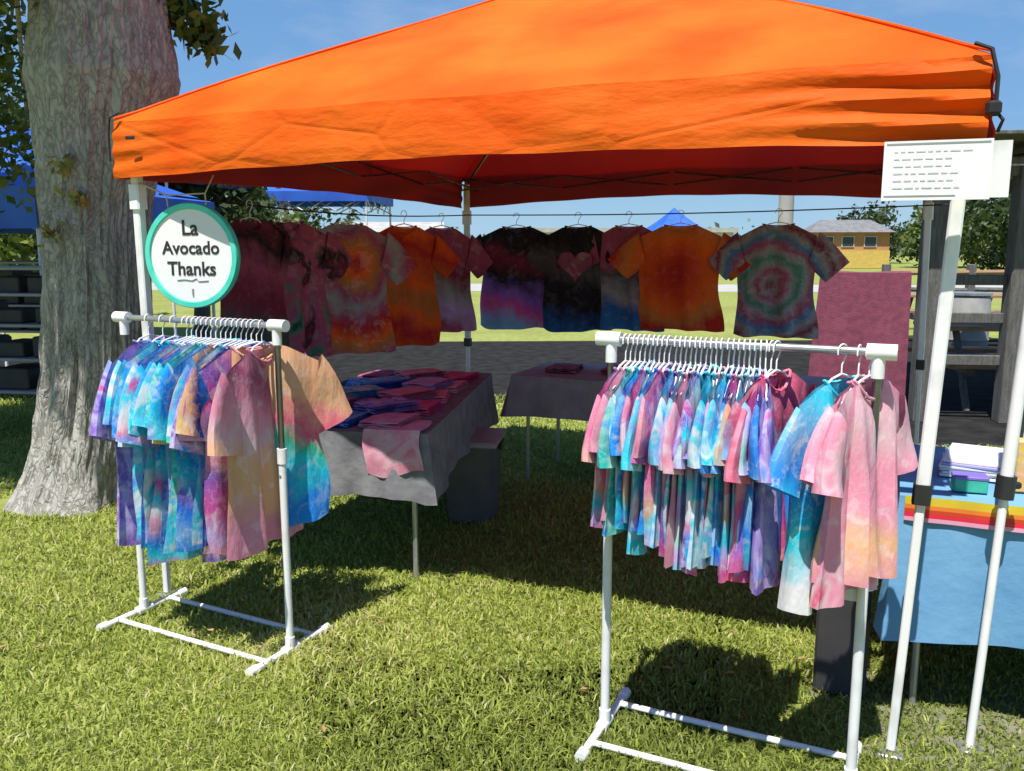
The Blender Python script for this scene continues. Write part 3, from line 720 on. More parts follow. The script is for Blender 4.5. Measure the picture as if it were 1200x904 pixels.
# ---------------------------------------------------------------- round sign
def text_mesh(txt, size, z, y=0):
    c = bpy.data.curves.new('lettering', 'FONT'); c.body = txt; c.size = size; c.align_x = 'CENTER'; c.extrude = .0008
    c.resolution_u = 3; c.offset = size * .018
    o = bpy.data.objects.new('lettering', c); col.objects.link(o)
    bpy.context.view_layer.update()
    me = bpy.data.meshes.new_from_object(o); col.objects.unlink(o); bpy.data.objects.remove(o)
    me.transform(Matrix.Translation((0, y, z)) @ Matrix.Rotation(R(90), 4, 'X')); me.materials.clear(); me.materials.append(M['ink']); return me
def round_sign():
    Rs = .214
    sg = tag(empty('round_sign', (-1.315, 3.62, 1.505), R(-16)), 'round white hanging sign with teal rim and black hand-drawn lettering', 'sign')
    sg.rotation_euler = (0, R(0), R(-14))
    K = 64
    b = MB(); vs = []
    for (r_, y_) in ((0, -.008), (Rs - .012, -.008), (Rs - .012, .008), (0, .008)):
        vs += [(r_ * math.cos(2 * math.pi * k / K), y_, r_ * math.sin(2 * math.pi * k / K)) for k in range(K)]
    fs = [(j * K + k, j * K + (k + 1) % K, (j + 1) * K + (k + 1) % K, (j + 1) * K + k) for j in range(3) for k in range(K)]
    b.add(vs, fs).obj('sign_board', 'sign_face', sg)
    b = MB(); prof = [(Rs - .026, -.012), (Rs - .023, -.016), (Rs - .003, -.016), (Rs, -.012), (Rs, .012), (Rs - .026, .012)]
    vs = []; 
    for (r_, y_) in prof: vs += [(r_ * math.cos(2 * math.pi * k / K), y_, r_ * math.sin(2 * math.pi * k / K)) for k in range(K)]
    n_ = len(prof); fs = [(j * K + k, j * K + (k + 1) % K, ((j + 1) % n_) * K + (k + 1) % K, ((j + 1) % n_) * K + k) for j in range(n_) for k in range(K)]
    b.add(vs, fs).obj('rim', 'teal', sg)
    for txt, size, z in (('La', .085, .085), ('Avocado', .074, .008), ('Thanks', .078, -.078)):
        link('lettering', text_mesh(txt, size, z, -.0095), sg)
    b = MB(); 
    b.tube([(-.07, -.0095, -.100), (-.035, -.0095, -.097), (0, -.0095, -.101), (.02, -.0095, -.092), (.03, -.0095, -.104), (.075, -.0095, -.101)], .0022, 6)
    b.obj('flourish', 'greyink', sg)
    b = MB(); b.tube([(0, -.0095, -.135), (0, -.0095, -.160)], .0045, 6); b.obj('small_mark', 'greyink', sg)
    # twine
    w2l = sg.matrix_basis.inverted()
    b = MB(); q = lambda x, y, z: w2l @ Vector((x, y, z))
    leg = P(t0 + .04, n0 + .02, 1.80)
    b.tube([leg, q(*leg) if False else leg], .001, 3) if False else None
    L_ = q(leg.x, leg.y, 1.80); a1 = Vector((-.10, 0, .195)); a2 = Vector((.075, 0, .205))
    b.tube([L_, a1 + Vector((-.005, 0, .05))], .004, 6); b.tube([a1 + Vector((-.005, 0, .05)), a1], .003, 6)
    b.tube([a1 + Vector((-.005, 0, .05)), a2 + Vector((.0, 0, .045))], .003, 6); b.tube([a2 + Vector((0, 0, .045)), a2], .003, 6)
    b.tube([a2 + Vector((0, 0, .045)), a2 + Vector((.01, .05, .12))], .003, 6)
    b.obj('twine', 'twine', sg)
round_sign()

# ---------------------------------------------------------------- white notice on the right leg
def notice():
    o = tag(empty('notice', (1.125, 2.37, 1.745), R(-19)), 'white rectangular notice with faint grey print under the right canopy corner', 'notice')
    b = MB(); b.box((0, 0, 0), (.262, .003, .155)); b.obj('board', 'paper', o)
    b = MB()
    for (x0, x1, z, h_) in ((-.125, .125, .070, .004), (-.125, .05, -.066, .003)): b.box(((x0 + x1) / 2, -.0022, z), (x1 - x0, .001, h_))
    b.obj('border', 'greyink', o)
    b = MB(); r_ = random.Random(4)
    for row in range(6):
        x = -.105
        while x < .03 + .05 * r_.random():
            l_ = .008 + .018 * r_.random(); b.box((x + l_ / 2, -.0022, .05 - row * .019), (l_, .001, .0035)); x += l_ + .006
    g_ = b.obj('faint_print', mat('faint_print', (.62, .62, .64), rough=.7), o)
    b = MB(); b.box((.152, .012, .0), (.05, .004, .145)); b.obj('bracket', 'pole', o)
    
notice()

# ---------------------------------------------------------------- tables
def cloth_table(name, origin, yaw, lx, ly, z, drop, m, label, cat='table', seed=1, legs=True, ripple=.012, dropb=None):
    """origin = front-left corner; x to the right, y to the back"""
    root = tag(empty(name, origin, yaw), label, cat)
    b = MB()
    b.box((lx / 2, ly / 2, z - .022), (lx - .02, ly - .02, .035), 0, .008); b.obj('tabletop', 'shelf_pale', root)
    for x in (.08, lx - .08):
        for y in (.08, ly - .08):
            q = MB(); q.tube([(x, y, 0), (x, y, z - .03)], .013, 8); q.obj('leg', 'steel', root)
    # cloth: ring of perimeter samples dropping down, top as a grid
    c = MB(); g = .006
    c.grid(lambda u, v: (-g + (lx + 2 * g) * u, -g + (ly + 2 * g) * v, z + .002 + .003 * noise.noise(Vector((u * 6, v * 6, seed)))), 24, 16)
    per = []; K = 40
    for a_, b_ in (((-g, -g), (lx + g, -g)), ((lx + g, -g), (lx + g, ly + g)), ((lx + g, ly + g), (-g, ly + g)), ((-g, ly + g), (-g, -g))):
        for k in range(K): per.append((a_[0] + (b_[0] - a_[0]) * k / K, a_[1] + (b_[1] - a_[1]) * k / K))
    nP = len(per); rows = 10; vs = []
    for j in range(rows + 1):
        v = j / rows
        for i, (x, y) in enumerate(per):
            s_ = i / nP * 2 * (lx + ly); side = i // K; fr = (i % K) / K
            cn = max(0, 1 - min(fr, 1 - fr) * 6)
            o_ = ripple * v * (math.sin(s_ * 13 + seed) + .6 * math.sin(s_ * 29 + seed * 2)) + .016 * v * cn + .012 * v
            nx, ny = ((0, -1), (1, 0), (0, 1), (-1, 0))[side]
            if cn: 
                dx = 1 if x > lx / 2 else -1; dy = 1 if y > ly / 2 else -1
                nx = nx + dx * cn * .8; ny = ny + dy * cn * .8
            dd = drop * (1 + .03 * math.sin(s_ * 5 + seed)) + .012 * cn
            vs.append((x + nx * o_, y + ny * o_, z + .002 - dd * v))
    c.add(vs, [(j * nP + (i + 1) % nP, j * nP + i, (j + 1) * nP + i, (j + 1) * nP + (i + 1) % nP) for j in range(rows) for i in range(nP)])
    c.obj('tablecloth', m, root)
    return root
T1yaw = math.atan2(-.13, .99)   # y axis points along (.13,.99)
f1 = Vector((-.38, 3.78, 0)); ax1 = Vector((.99, -.13, 0)); ay1 = Vector((.13, .99, 0))
o1 = f1 - ax1 * .78
cloth_table('display_table', o1, T1yaw, .78, 1.85, .72, .30, 'cloth_grey', 'folding table under a grey cloth, tree side of the canopy, piled with folded shirts', seed=1)
o2 = P(tn(0, 5.54)[0] + .0, tn(0, 5.54)[1])
cloth_table('display_table', o2, YAW, 2.1, .72, .72, .26, 'cloth_pale', 'folding table with pale grey cloth along the back of the canopy', seed=4)
o3 = Vector((1.26, 2.72, 0))
t3 = cloth_table('display_table', o3, YAW, 1.9, .80, .75, .455, 'cloth_blue', 'table with a long sky-blue cloth at the right edge', seed=2, ripple=.007)
# folded shirts on the tables
def fold_mesh(wd, dp, h, seed):
    b = MB(); rr = random.Random(seed); lay = 3; vs = []; 
    for k in range(lay):
        z0 = h * k / lay; z1 = h * (k + .86) / lay; e = rr.uniform(-.008, .008)
        def f(u, v, z0=z0, z1=z1, e=e):
            a = v * 2 * math.pi; r_ = 1
            x = (u - .5) * (wd + e); 
            cs, sn = math.cos(a), math.sin(a)
            y = (abs(cs) ** .3) * (1 if cs > 0 else -1) * dp / 2 + .004 * math.sin(u * 11 + seed); z = (z0 + z1) / 2 + (abs(sn) ** .6) * (1 if sn > 0 else -1) * (z1 - z0) / 2 + .003 * math.sin(u * 9 + k * 2 + seed)
            return (x, y, z)
        b.grid(f, 8, 16)
    return b.mesh('folded_shirt', DYES['aqua'])
FM = [fold_mesh(.20, .26, .035, s) for s in range(3)]
fl = [(.10, .22, 'aqua'), (.33, .20, 'deepblue'), (.57, .17, 'palepink'), (.12, .55, 'blueonly'), (.36, .53, 'violet'), (.61, .52, 'rose'), (.11, .88, 'teal'), (.35, .87, 'blueonly'), (.60, .85, 'palepink'),
      (.13, 1.20, 'deepblue'), (.37, 1.22, 'rose'), (.62, 1.18, 'palepink'), (.14, 1.55, 'h_maroon'), (.38, 1.56, 'h_rosegrey'), (.62, 1.55, 'rose')]
FD = {'aqua': 'aqua', 'deepblue': 'royal blue and cyan', 'palepink': 'pale pink', 'blueonly': 'royal blue', 'violet': 'violet', 'rose': 'rose red', 'teal': 'teal', 'h_maroon': 'maroon', 'h_rosegrey': 'rose and grey'}
for i, (x, y, d) in enumerate(fl):
    p = o1 + ax1 * x + ay1 * y + Vector((0, 0, .7255))
    o = link('folded_shirt', FM[i % 3]); put(o, None, DYES[d]); o.location = p; o.rotation_euler = (0, 0, T1yaw + R(random.uniform(-17, 17))); o.color = (random.random(),) * 3 + (1,)
    row = ('nearest', 'second', 'third', 'fourth', 'farthest')[i // 3]; cc = ('tree side', 'middle', 'aisle side')[i % 3]
    tag(o, f'folded {FD[d]} shirt in the {row} row, {cc}, on the grey table', 'folded shirt', 'folded shirts on the grey table')
for i, (x, y, d, lab) in enumerate([(.20, .36, 'turq_pink', 'turquoise and pink folded shirt tossed on top near the front of the grey table'), (.50, .36, 'violet', 'violet folded shirt lying across the front rows on the grey table'),
        (.24, .72, 'aqua', 'pale aqua folded shirt on top of the tree-side stacks'), (.52, .70, 'pinkfade', 'pink and peach folded shirt on top of the middle rows'), (.30, 1.05, 'deepblue', 'royal blue swirl folded shirt on top of the third row'),
        (.55, 1.05, 'mauve', 'mauve folded shirt on top toward the aisle'), (.42, 1.40, 'palepink', 'pale pink folded shirt on top near the far end of the grey table')]):
    o = link('folded_shirt', FM[(i + 1) % 3]); put(o, None, DYES[d]); o.location = o1 + ax1 * x + ay1 * y + Vector((0, 0, .7625)); o.color = (.1 * i, .5, .2, 1)
    o.rotation_euler = (0, 0, T1yaw + R(random.uniform(-50, 50))); tag(o, lab, 'folded shirt', 'folded shirts on the grey table')
# pink shirt hanging over the table corner
def corner_shirt():
    b = MB()
    def f(u, v):
        if v < .45: y = .20 - v / .45 * .215; z = .738 + .004 * math.sin(u * 9 + v * 7)
        else: y = -.016 - .012 * math.sin((v - .45) * 5); z = .738 - (v - .45) / .55 * .20 * (1 + .1 * math.sin(u * 5))
        return (.50 + .26 * u + .01 * math.sin(v * 8), y + .005 * math.sin(u * 17) * v, z)
    b.grid(f, 14, 20); me = b.mesh('draped_shirt', DYES['palepink']); o = link('draped_shirt', me)
    o.location = o1; o.rotation_euler = (0, 0, T1yaw); o.color = (.3, .4, .2, 1); tag(o, 'pink tie-dye shirt draped over the front corner of the grey table', 'shirt')
corner_shirt()
for i, (x, y, d, lab) in enumerate([(.25, .3, 'h_rosegrey', 'grey and rose folded shirt at the left end of the back table'), (.62, .35, 'h_plum', 'plum folded shirt near the left end of the back table'), (1.0, .3, 'violet', 'violet folded shirt in the middle of the back table')]):
    p = o2 + T * x + N * y + Vector((0, 0, .7255)); o = link('folded_shirt', FM[i]); put(o, None, DYES[d]); o.location = p; o.rotation_euler = (0, 0, YAW + R(random.uniform(-9, 9))); o.color = (.2 * i,) * 3 + (1,)
    tag(o, lab, 'folded shirt', 'folded shirts on the back table')

# storage tub beside the grey table
tb = tag(empty('storage_tub', (-.22, 4.86, 0), T1yaw), 'dark grey plastic storage tub with a paler lid beside the grey table', 'tub')
b = MB(); 
def tubf(u, v):
    a = 2 * math.pi * u; k = .86 + .14 * v; c_, s_ = math.cos(a), math.sin(a)
    sq = lambda q: (abs(q) ** .35) * (1 if q > 0 else -1)
    return (sq(c_) * .15 * k, sq(s_) * .20 * k, .01 + .44 * v)
b.grid(tubf, 40, 8); b.add([(0, 0, .01)], []); b.obj('tub_body', 'tub', tb)
b = MB(); b.box((0, 0, .462), (.325, .425, .035), 0, .01); b.obj('lid', 'tub_lid', tb)
for s_ in (-1, 1):
    b = MB(); b.box((s_ * .165, 0, .43), (.02, .10, .05), 0, .006); b.obj('latch', 'black', tb)

# maroon cloth draped over a stand on the back table
mr = tag(empty('draped_stand', P(by_px(1016, 7.3), 7.3, 0), YAW + R(16)), 'maroon speckled cloth draped flat over an upright stand beyond the back right', 'display stand')
b = MB()
def mf(u, v):
    wv = .33 + .05 * v; x = (2 * u - 1) * wv - .04 * v
    if v < .12: return (x, .05 - v / .12 * .09, 1.345 + .005 * math.sin(u * 9))
    return (x, -.04 - .05 * (v - .12) + .012 * math.sin(u * 11 + v * 3) * v, 1.345 - (v - .12) / .88 * 1.15)
b.grid(mf, 24, 24); b.obj('cloth', 'maroon', mr)
b = MB(); b.tube([(-.33, .01, 1.325), (.33, .01, 1.325)], .014, 8); b.obj('top_bar', 'timber_grey', mr)
for s_ in (-1, 1):
    b = MB(); b.tube([(s_ * .315, .02, 0), (s_ * .315, .01, 1.32)], .014, 8); b.obj('upright', 'timber_grey', mr)

# things on and round the blue table
def on3(x, y, z): return o3 + T * x + N * y + Vector((0, 0, z))
rain = [((.70, .55, .03), .0), ((.75, .50, .04), .018), ((.80, .22, .03), .036), ((.62, .05, .02), .054), ((.75, .02, .06), .072), ((.75, .35, .50), .09)]
rb = tag(empty('rainbow_ribbon', on3(0, 0, .755), YAW), 'rainbow striped ribbon pinned along the front edge of the blue table', 'ribbon')
for i, (c, dz) in enumerate((c_, d_ * .74) for c_, d_ in rain):
    b = MB(); b.grid(lambda u, v: (.01 + .43 * u, -.019 - .002 * math.sin(u * 14) - .0008 * i, .002 - dz - .0135 * v), 20, 1)
    b.grid(lambda u, v: (.01 + .43 * u, -.016 - .002 * math.sin(u * 14) - .0008 * i, .002 - dz - .0135 * v), 20, 1)
    b.obj('stripe', mat('ribbon_stripe', c, rough=.5), rb)
bag = tag(empty('gift_bag', on3(.38, .20, .757), YAW + R(12)), 'small colourful paper bag in yellow, pink and white on the blue table', 'bag')
mb_ = dye('bag_paper', [(.75, .55, .05), (.75, .35, .5), (.75, .7, .7), (.4, .7, .1), (.8, .4, .2)], 'crumple', 1.5, white=.1)
b = MB(); b.box((0, 0, .085), (.11, .06, .17), 0, .004); b.obj('bag_body', mb_, bag)
for y in (-.02, .02):
    b = MB(); b.tube([(-.025, y, .17), (-.022, y, .20), (0, y, .212), (.022, y, .20), (.025, y, .17)], .002, 5); b.obj('handle', 'twine', bag)
cd = tag(empty('card_stack', on3(.26, .42, .757), YAW - R(6)), 'stack of pale lilac and white sheets on the blue table', 'paper stack')
for k in range(6):
    b = MB(); b.box((random.uniform(-.008, .008), random.uniform(-.008, .008), .006 + k * .010), (.24, .30, .0085), random.uniform(-.06, .06), .001)
    b.obj('sheet', 'paper' if k != 4 else mat('lilac_paper', (.45, .40, .75), rough=.6), cd)
bx = tag(empty('small_box', on3(.20, .13, .757), YAW + R(5)), 'small green card box at the front of the blue table', 'box')
b = MB(); b.box((0, 0, .022), (.10, .07, .044), 0, .003); b.obj('box_body', mat('green_card', (.04, .32, .2), (.05, .45, .3), scale=20, rough=.6), bx)
b = MB(); b.box((0, 0, .047), (.104, .074, .012), 0, .003); b.obj('lid', mat('violet_card', (.2, .14, .5), rough=.6), bx)
# dark crate beneath the pink shirts, left of the blue cloth
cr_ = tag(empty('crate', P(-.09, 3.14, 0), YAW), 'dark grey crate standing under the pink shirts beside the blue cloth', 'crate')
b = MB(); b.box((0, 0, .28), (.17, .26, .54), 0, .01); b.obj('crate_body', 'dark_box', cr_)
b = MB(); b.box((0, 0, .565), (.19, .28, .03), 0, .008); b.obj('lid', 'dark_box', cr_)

# ---------------------------------------------------------------- big tree
def leaf_mesh(name, pts, size, m, seed, per=1):
    r_ = np.random.default_rng(seed); c = np.asarray(pts); n = len(c)
    a = r_.normal(size=(n, 3)); a /= np.linalg.norm(a, axis=1)[:, None]
    b_ = r_.normal(size=(n, 3)); b_ -= (b_ * a).sum(1)[:, None] * a; b_ /= np.linalg.norm(b_, axis=1)[:, None]
    s = size * (.6 + .8 * r_.random(n))[:, None]
    V = np.stack([c - a * s, c + b_ * s * .55 - a * s * .15, c + a * s, c - b_ * s * .55 - a * s * .15], 1).reshape(-1, 3)
    me = bpy.data.meshes.new(name); me.vertices.add(n * 4); me.vertices.foreach_set('co', V.ravel())
    me.loops.add(n * 4); me.loops.foreach_set('vertex_index', np.arange(n * 4, dtype=np.int32))
    me.polygons.add(n); me.polygons.foreach_set('loop_start', np.arange(0, n * 4, 4, dtype=np.int32)); me.update(calc_edges=True)
    at = me.attributes.new('tone', 'FLOAT', 'POINT'); at.data.foreach_set('value', np.repeat(r_.random(n), 4).astype(np.float32))
    me.materials.append(m); return me
def leaf_mat(name, c1, c2, c3):
    m, t, b = newmat(name); at = t.nodes.new('ShaderNodeAttribute'); at.attribute_name = 'tone'
    r = t.nodes.new('ShaderNodeValToRGB'); e = r.color_ramp.elements; e[0].color = rgb(c1); e[1].color = rgb(c3); x = e.new(.5); x.color = rgb(c2)
    t.links.new(at.outputs['Fac'], r.inputs[0]); t.links.new(r.outputs[0], b.inputs['Base Color']); b.inputs['Roughness'].default_value = .5
    tr = t.nodes.new('ShaderNodeBsdfTranslucent'); t.links.new(r.outputs[0], tr.inputs[0]); ms = t.nodes.new('ShaderNodeMixShader'); ms.inputs[0].default_value = .35
    t.links.new(b.outputs[0], ms.inputs[1]); t.links.new(tr.outputs[0], ms.inputs[2]); t.links.new(ms.outputs[0], t.nodes['Material Output'].inputs[0]); return m
LEAF = leaf_mat('leaves', (.05, .10, .015), (.10, .15, .02), (.19, .22, .05))
LEAF2 = leaf_mat('dark_leaves', (.025, .055, .012), (.05, .08, .02), (.09, .12, .035))
def bark_mat():
    m, t, b = newmat('fissured_bark'); L = t.links.new; nn = t.nodes.new
    tc = nn('ShaderNodeTexCoord'); mp = nn('ShaderNodeMapping'); mp.inputs['Scale'].default_value = (1, 1, .42); L(tc.outputs['Object'], mp.inputs[0])
    n0_ = nn('ShaderNodeTexNoise'); n0_.inputs['Scale'].default_value = 5; n0_.inputs['Detail'].default_value = 4; L(mp.outputs[0], n0_.inputs['Vector'])
    wv = nn('ShaderNodeVectorMath'); wv.operation = 'MULTIPLY_ADD'; wv.inputs[1].default_value = (.6, .6, .6); L(n0_.outputs['Color'], wv.inputs[0]); L(mp.outputs[0], wv.inputs[2])
    vo = nn('ShaderNodeTexVoronoi'); vo.feature = 'DISTANCE_TO_EDGE'; vo.inputs['Scale'].default_value = 19; L(wv.outputs[0], vo.inputs['Vector'])
    r1_ = nn('ShaderNodeValToRGB'); r1_.color_ramp.elements[0].position = .0; r1_.color_ramp.elements[1].position = .16
    r1_.color_ramp.elements[0].color = (.28, .26, .235, 1); r1_.color_ramp.elements[1].color = (.43, .415, .385, 1); L(vo.outputs['Distance'], r1_.inputs[0])
    n2 = nn('ShaderNodeTexNoise'); n2.inputs['Scale'].default_value = 24; n2.inputs['Detail'].default_value = 8; L(mp.outputs[0], n2.inputs['Vector'])
    mx = nn('ShaderNodeMix'); mx.data_type = 'RGBA'; mx.blend_type = 'MULTIPLY'; mx.inputs[0].default_value = .6
    r2_ = nn('ShaderNodeValToRGB'); r2_.color_ramp.elements[0].position = .3; r2_.color_ramp.elements[1].position = .62; r2_.color_ramp.elements[0].color = (.45, .43, .40, 1)
    L(n2.outputs[0], r2_.inputs[0]); L(r1_.outputs[0], mx.inputs[6]); L(r2_.outputs[0], mx.inputs[7]); L(mx.outputs[2], b.inputs['Base Color'])
    ad = nn('ShaderNodeMath'); ad.operation = 'MULTIPLY_ADD'; ad.inputs[1].default_value = .35; L(n2.outputs[0], ad.inputs[0])
    mn = nn('ShaderNodeMath'); mn.operation = 'MINIMUM'; mn.inputs[1].default_value = .22; L(vo.outputs['Distance'], mn.inputs[0]); 
    sc = nn('ShaderNodeMath'); sc.operation = 'MULTIPLY'; sc.inputs[1].default_value = 3; L(mn.outputs[0], sc.inputs[0]); L(sc.outputs[0], ad.inputs[2])
    bp = nn('ShaderNodeBump'); bp.inputs['Strength'].default_value = .6; bp.inputs['Distance'].default_value = .012; L(ad.outputs[0], bp.inputs['Height']); L(bp.outputs[0], b.inputs['Normal'])
    b.inputs['Roughness'].default_value = .95; b.inputs['Specular IOR Level'].default_value = .15
    return m
BARK = bark_mat()
BARKD = mat('brown_bark', (.13, .11, .09), (.08, .07, .055), scale=6, stretch=(2, 2, .4), rough=.95, bump=.6, bscale=12)
def big_tree():
    root = tag(empty('shade_tree', (-2.75, 5.25, 0)), 'large pale-barked tree left of the canopy, its foot flaring into the grass', 'tree')
    prof = [(-.05, .46, .08), (.05, .41, .09), (.18, .36, .12), (.4, .33, .17), (.8, .305, .23), (1.3, .30, .265), (1.8, .315, .29), (2.2, .36, .35), (2.5, .41, .40), (2.95, .36, .40), (3.65, .33, .40)]
    b = MB(); n = 150; rows = 200; vs = []
    for j in range(rows + 1):
        z = -.05 + 3.65 * j / rows
        for (z0_, r0, c0), (z1_, r1, c1) in zip(prof, prof[1:]):
            if z0_ <= z <= z1_ + 1e-6:
                k = (z - z0_) / (z1_ - z0_); r = r0 + (r1 - r0) * k; cx = c0 + (c1 - c0) * k; break
        for i in range(n):
            a = 2 * math.pi * i / n
            fl = max(0, .5 - z) / .5
            lobe = .16 * fl ** 1.6 * (math.sin(a * 5 + 1.2) * .6 + math.sin(a * 3 + .5) * .5)
            rid = noise.noise(Vector((math.cos(a) * 5, math.sin(a) * 5, z * 1.0))) * .030 - abs(noise.noise(Vector((math.cos(a) * 11 + z * .3, math.sin(a) * 11, z * 1.6)))) * .035 + noise.noise(Vector((math.cos(a) * 24, math.sin(a) * 24, z * 6))) * .012
            rr_ = r * (1 + lobe * .9) + rid
            vs.append((cx + rr_ * math.cos(a), rr_ * math.sin(a) * .95, z))
    b.add(vs, [(j * n + i, j * n + (i + 1) % n, (j + 1) * n + (i + 1) % n, (j + 1) * n + i) for j in range(rows) for i in range(n)])
    b.obj('trunk', BARK, root)
    ends = []
    for d in [((.25, 0, 3.3), (-.5, -.3, 4.6), (-1.4, -.9, 6.0)), ((.35, 0, 3.3), (.8, .2, 4.6), (1.3, .5, 6.2)), ((.3, 0, 3.3), (.4, -.9, 5.0), (.5, -1.6, 6.2)), ((.3, 0, 3.4), (.1, .8, 4.9), (-.2, 1.8, 6.4)), ((.3, 0, 3.4), (.3, 0, 5.4), (.1, 0, 7.4))]:
        p = [Vector(x) for x in d]; pts = []
        for k in range(9):
            u = k / 8; pts.append(p[0] * (1 - u) ** 2 + p[1] * 2 * u * (1 - u) + p[2] * u * u)
        b = MB(); b.tube(pts, [.25 * (1 - u / 8 * .72) for u in range(9)], 14); b.obj('limb', BARK, root); ends.append(pts[-1])
    # crown: clumps of leaves, an open lacework with gaps
    r_ = np.random.default_rng(11); P_ = []
    cl = []
    for _ in range(1500):
        v = r_.normal(size=3); v /= np.linalg.norm(v); v *= r_.random() ** .4
        c = np.array([-.9, -.9, 5.6]) + v * np.array([2.6, 2.9, 2.3])
        if c[2] < 3.95 or c[0] + .18 * (c[2] - 2) > 1.15 or c[2] - (-.35 - c[1]) / .412 < 1.5: continue
        zp = c[2] - (-.35 - c[1]) / .412; xp = c[0] + .18 * (-.35 - c[1]) / .412
        if zp < 2.4 and (r_.random() < .35 or xp < .03): continue
        cl.append(c)
    # low hanging sprays that reach into the top left of the view
    spr = [(-.72, -.45, 3.28, .22), (-.55, -.5, 3.42, .2), (-.85, -.3, 3.12, .15), (.66, .15, 3.12, .18), (.82, .1, 2.95, .15), (.93, .15, 2.78, .10), (.05, -.55, 2.85, .13), (-.12, -.6, 3.0, .17), (-.95, .3, 3.3, .3), (-.75, .9, 2.9, .35), (-.9, 1.2, 2.3, .35), (-.6, -.5, 3.1, .14)]
    for c in cl:
        q = r_.normal(size=(110, 3)) * .20; P_.append(c + q)
    for s_ in spr:
        q = np.array(s_[:3]) + r_.normal(size=(int(1700 * s_[3]), 3)) * s_[3] * .6
        link('leaf_spray', leaf_mesh('leaf_spray', q, .042, LEAF, int(abs(s_[0]) * 100)), root)['kind'] = 'stuff'
    link('crown', leaf_mesh('crown', np.concatenate(P_), .07, LEAF, 3), root)
    for s_ in spr:
        b = MB(); b.tube([(s_[0] * .3 + .2, 0, 3.5), (s_[0] * .8, s_[1], s_[2] + .15), (s_[0], s_[1], s_[2] - .1)], [.02, .01, .004], 6); b.obj('twig', BARK, root)
    # sprouts on the trunk
    sp = [(.30, -.36, 1.98), (.36, -.34, 1.80), (.20, -.36, 1.62)]
    sm = leaf_mat('sprout_leaves', (.2, .22, .05), (.3, .3, .1), (.45, .2, .06))
    for i, s_ in enumerate(sp):
        link('sprout', leaf_mesh('sprout', np.array(s_) + r_.normal(size=(26, 3)) * np.array([.035, .02, .03]), .03, sm, 5 + i), root)
big_tree()

# ---------------------------------------------------------------- fallen leaves scattered on the lawn
def litter():
    r_ = np.random.default_rng(17); n = 70; d = 2.2 + 5 * r_.random(n); a = (r_.random(n) - .62) * R(62)
    b = MB()
    for i in range(n):
        x, y = d[i] * math.sin(a[i]), d[i] * math.cos(a[i]); th = r_.random() * 6.3; l = .012 + .016 * r_.random(); z = .03 + .01 * r_.random()
        c, s_ = math.cos(th), math.sin(th); q = lambda u, v, w_: (x + u * c - v * s_, y + u * s_ + v * c, z + w_)
        b.add([q(-l, 0, 0), q(-l * .2, l * .5, .004), q(l, 0, .006), q(-l * .2, -l * .5, .005), q(0, 0, -.002)], [(0, 4, 1), (1, 4, 2), (2, 4, 3), (3, 4, 0)])
    tag(b.obj('fallen_leaves', mat('dry_leaf', (.40, .26, .10), (.22, .13, .06), scale=4, rough=.8)), 'small dry brown leaves scattered over the lawn', 'leaves', kind='stuff')
litter()

# ---------------------------------------------------------------- background
def tree(x, y, h, rad, label, lm, seed, group=None, th=.14, low=.3):
    root = tag(empty('background_tree', (x, y, 0)), label, 'tree', group)
    r_ = np.random.default_rng(seed)
    b = MB(); b.tube([(0, 0, -.05), (.05 * rad, 0, h * .3), (0, .05, h * .55), (.03, 0, h * .8)], [th, th * .8, th * .55, th * .2], 10); b.obj('trunk', BARKD, root)
    for k in range(4):
        a = k * 1.6 + seed; b = MB(); b.tube([(0, 0, h * .4), (math.cos(a) * rad * .35, math.sin(a) * rad * .35, h * .58), (math.cos(a) * rad * .6, math.sin(a) * rad * .6, h * .7)], [th * .5, th * .35, th * .15], 7); b.obj('limb', BARKD, root)
    P_ = []
    for _ in range(60):
        v = r_.normal(size=3); v /= np.linalg.norm(v); v *= r_.random() ** .33
        c = np.array([0, 0, h * (1 + low) / 2]) + v * np.array([rad, rad, h * (1 - low) / 2 * .95])
        P_.append(c + r_.normal(size=(70, 3)) * rad * .11)
    link('crown', leaf_mesh('crown', np.concatenate(P_), rad * .055, lm, seed), root)
def X(px, d): return (px - 600) / 1020 * d
def Z(py, d): return 1.55 + (287 - py) / 1020 * d
tree(X(300, 26), 26, 3.0, 2.0, 'low bushy green tree behind the blue canopies, right of the round sign', LEAF, 21, 'park trees behind the stall', low=.0)
tree(X(352, 30), 30, 3.3, 2.2, 'second low bushy tree behind the blue canopies', LEAF2, 22, 'park trees behind the stall', low=.0)
tree(X(235, 14), 14, 3.3, 1.25, 'dark leafy tree directly behind the round sign', LEAF2, 31, 'park trees behind the stall', low=.35)
tree(X(15, 18), 18, 3.2, 2.2, 'green tree behind the blue canopies left of the big trunk', LEAF, 23, 'park trees behind the stall', low=.1)
tree(X(-60, 24), 24, 6, 3.2, 'tall green tree at the far left behind the blue canopies', LEAF2, 24, 'park trees behind the stall')
tree(X(1012, 75), 75, 4.6, 3.4, 'grey-green tree rising behind the tan house', LEAF2, 25, 'park trees behind the stall', low=.0)
tree(X(1180, 50), 50, 5.6, 3.6, 'dark tree at the right edge beyond the timber posts', LEAF2, 26, 'park trees behind the stall', low=.0)
tree(X(1110, 60), 60, 4.2, 3.4, 'small dark tree between the two timber posts', LEAF, 27, 'park trees behind the stall', low=.0)

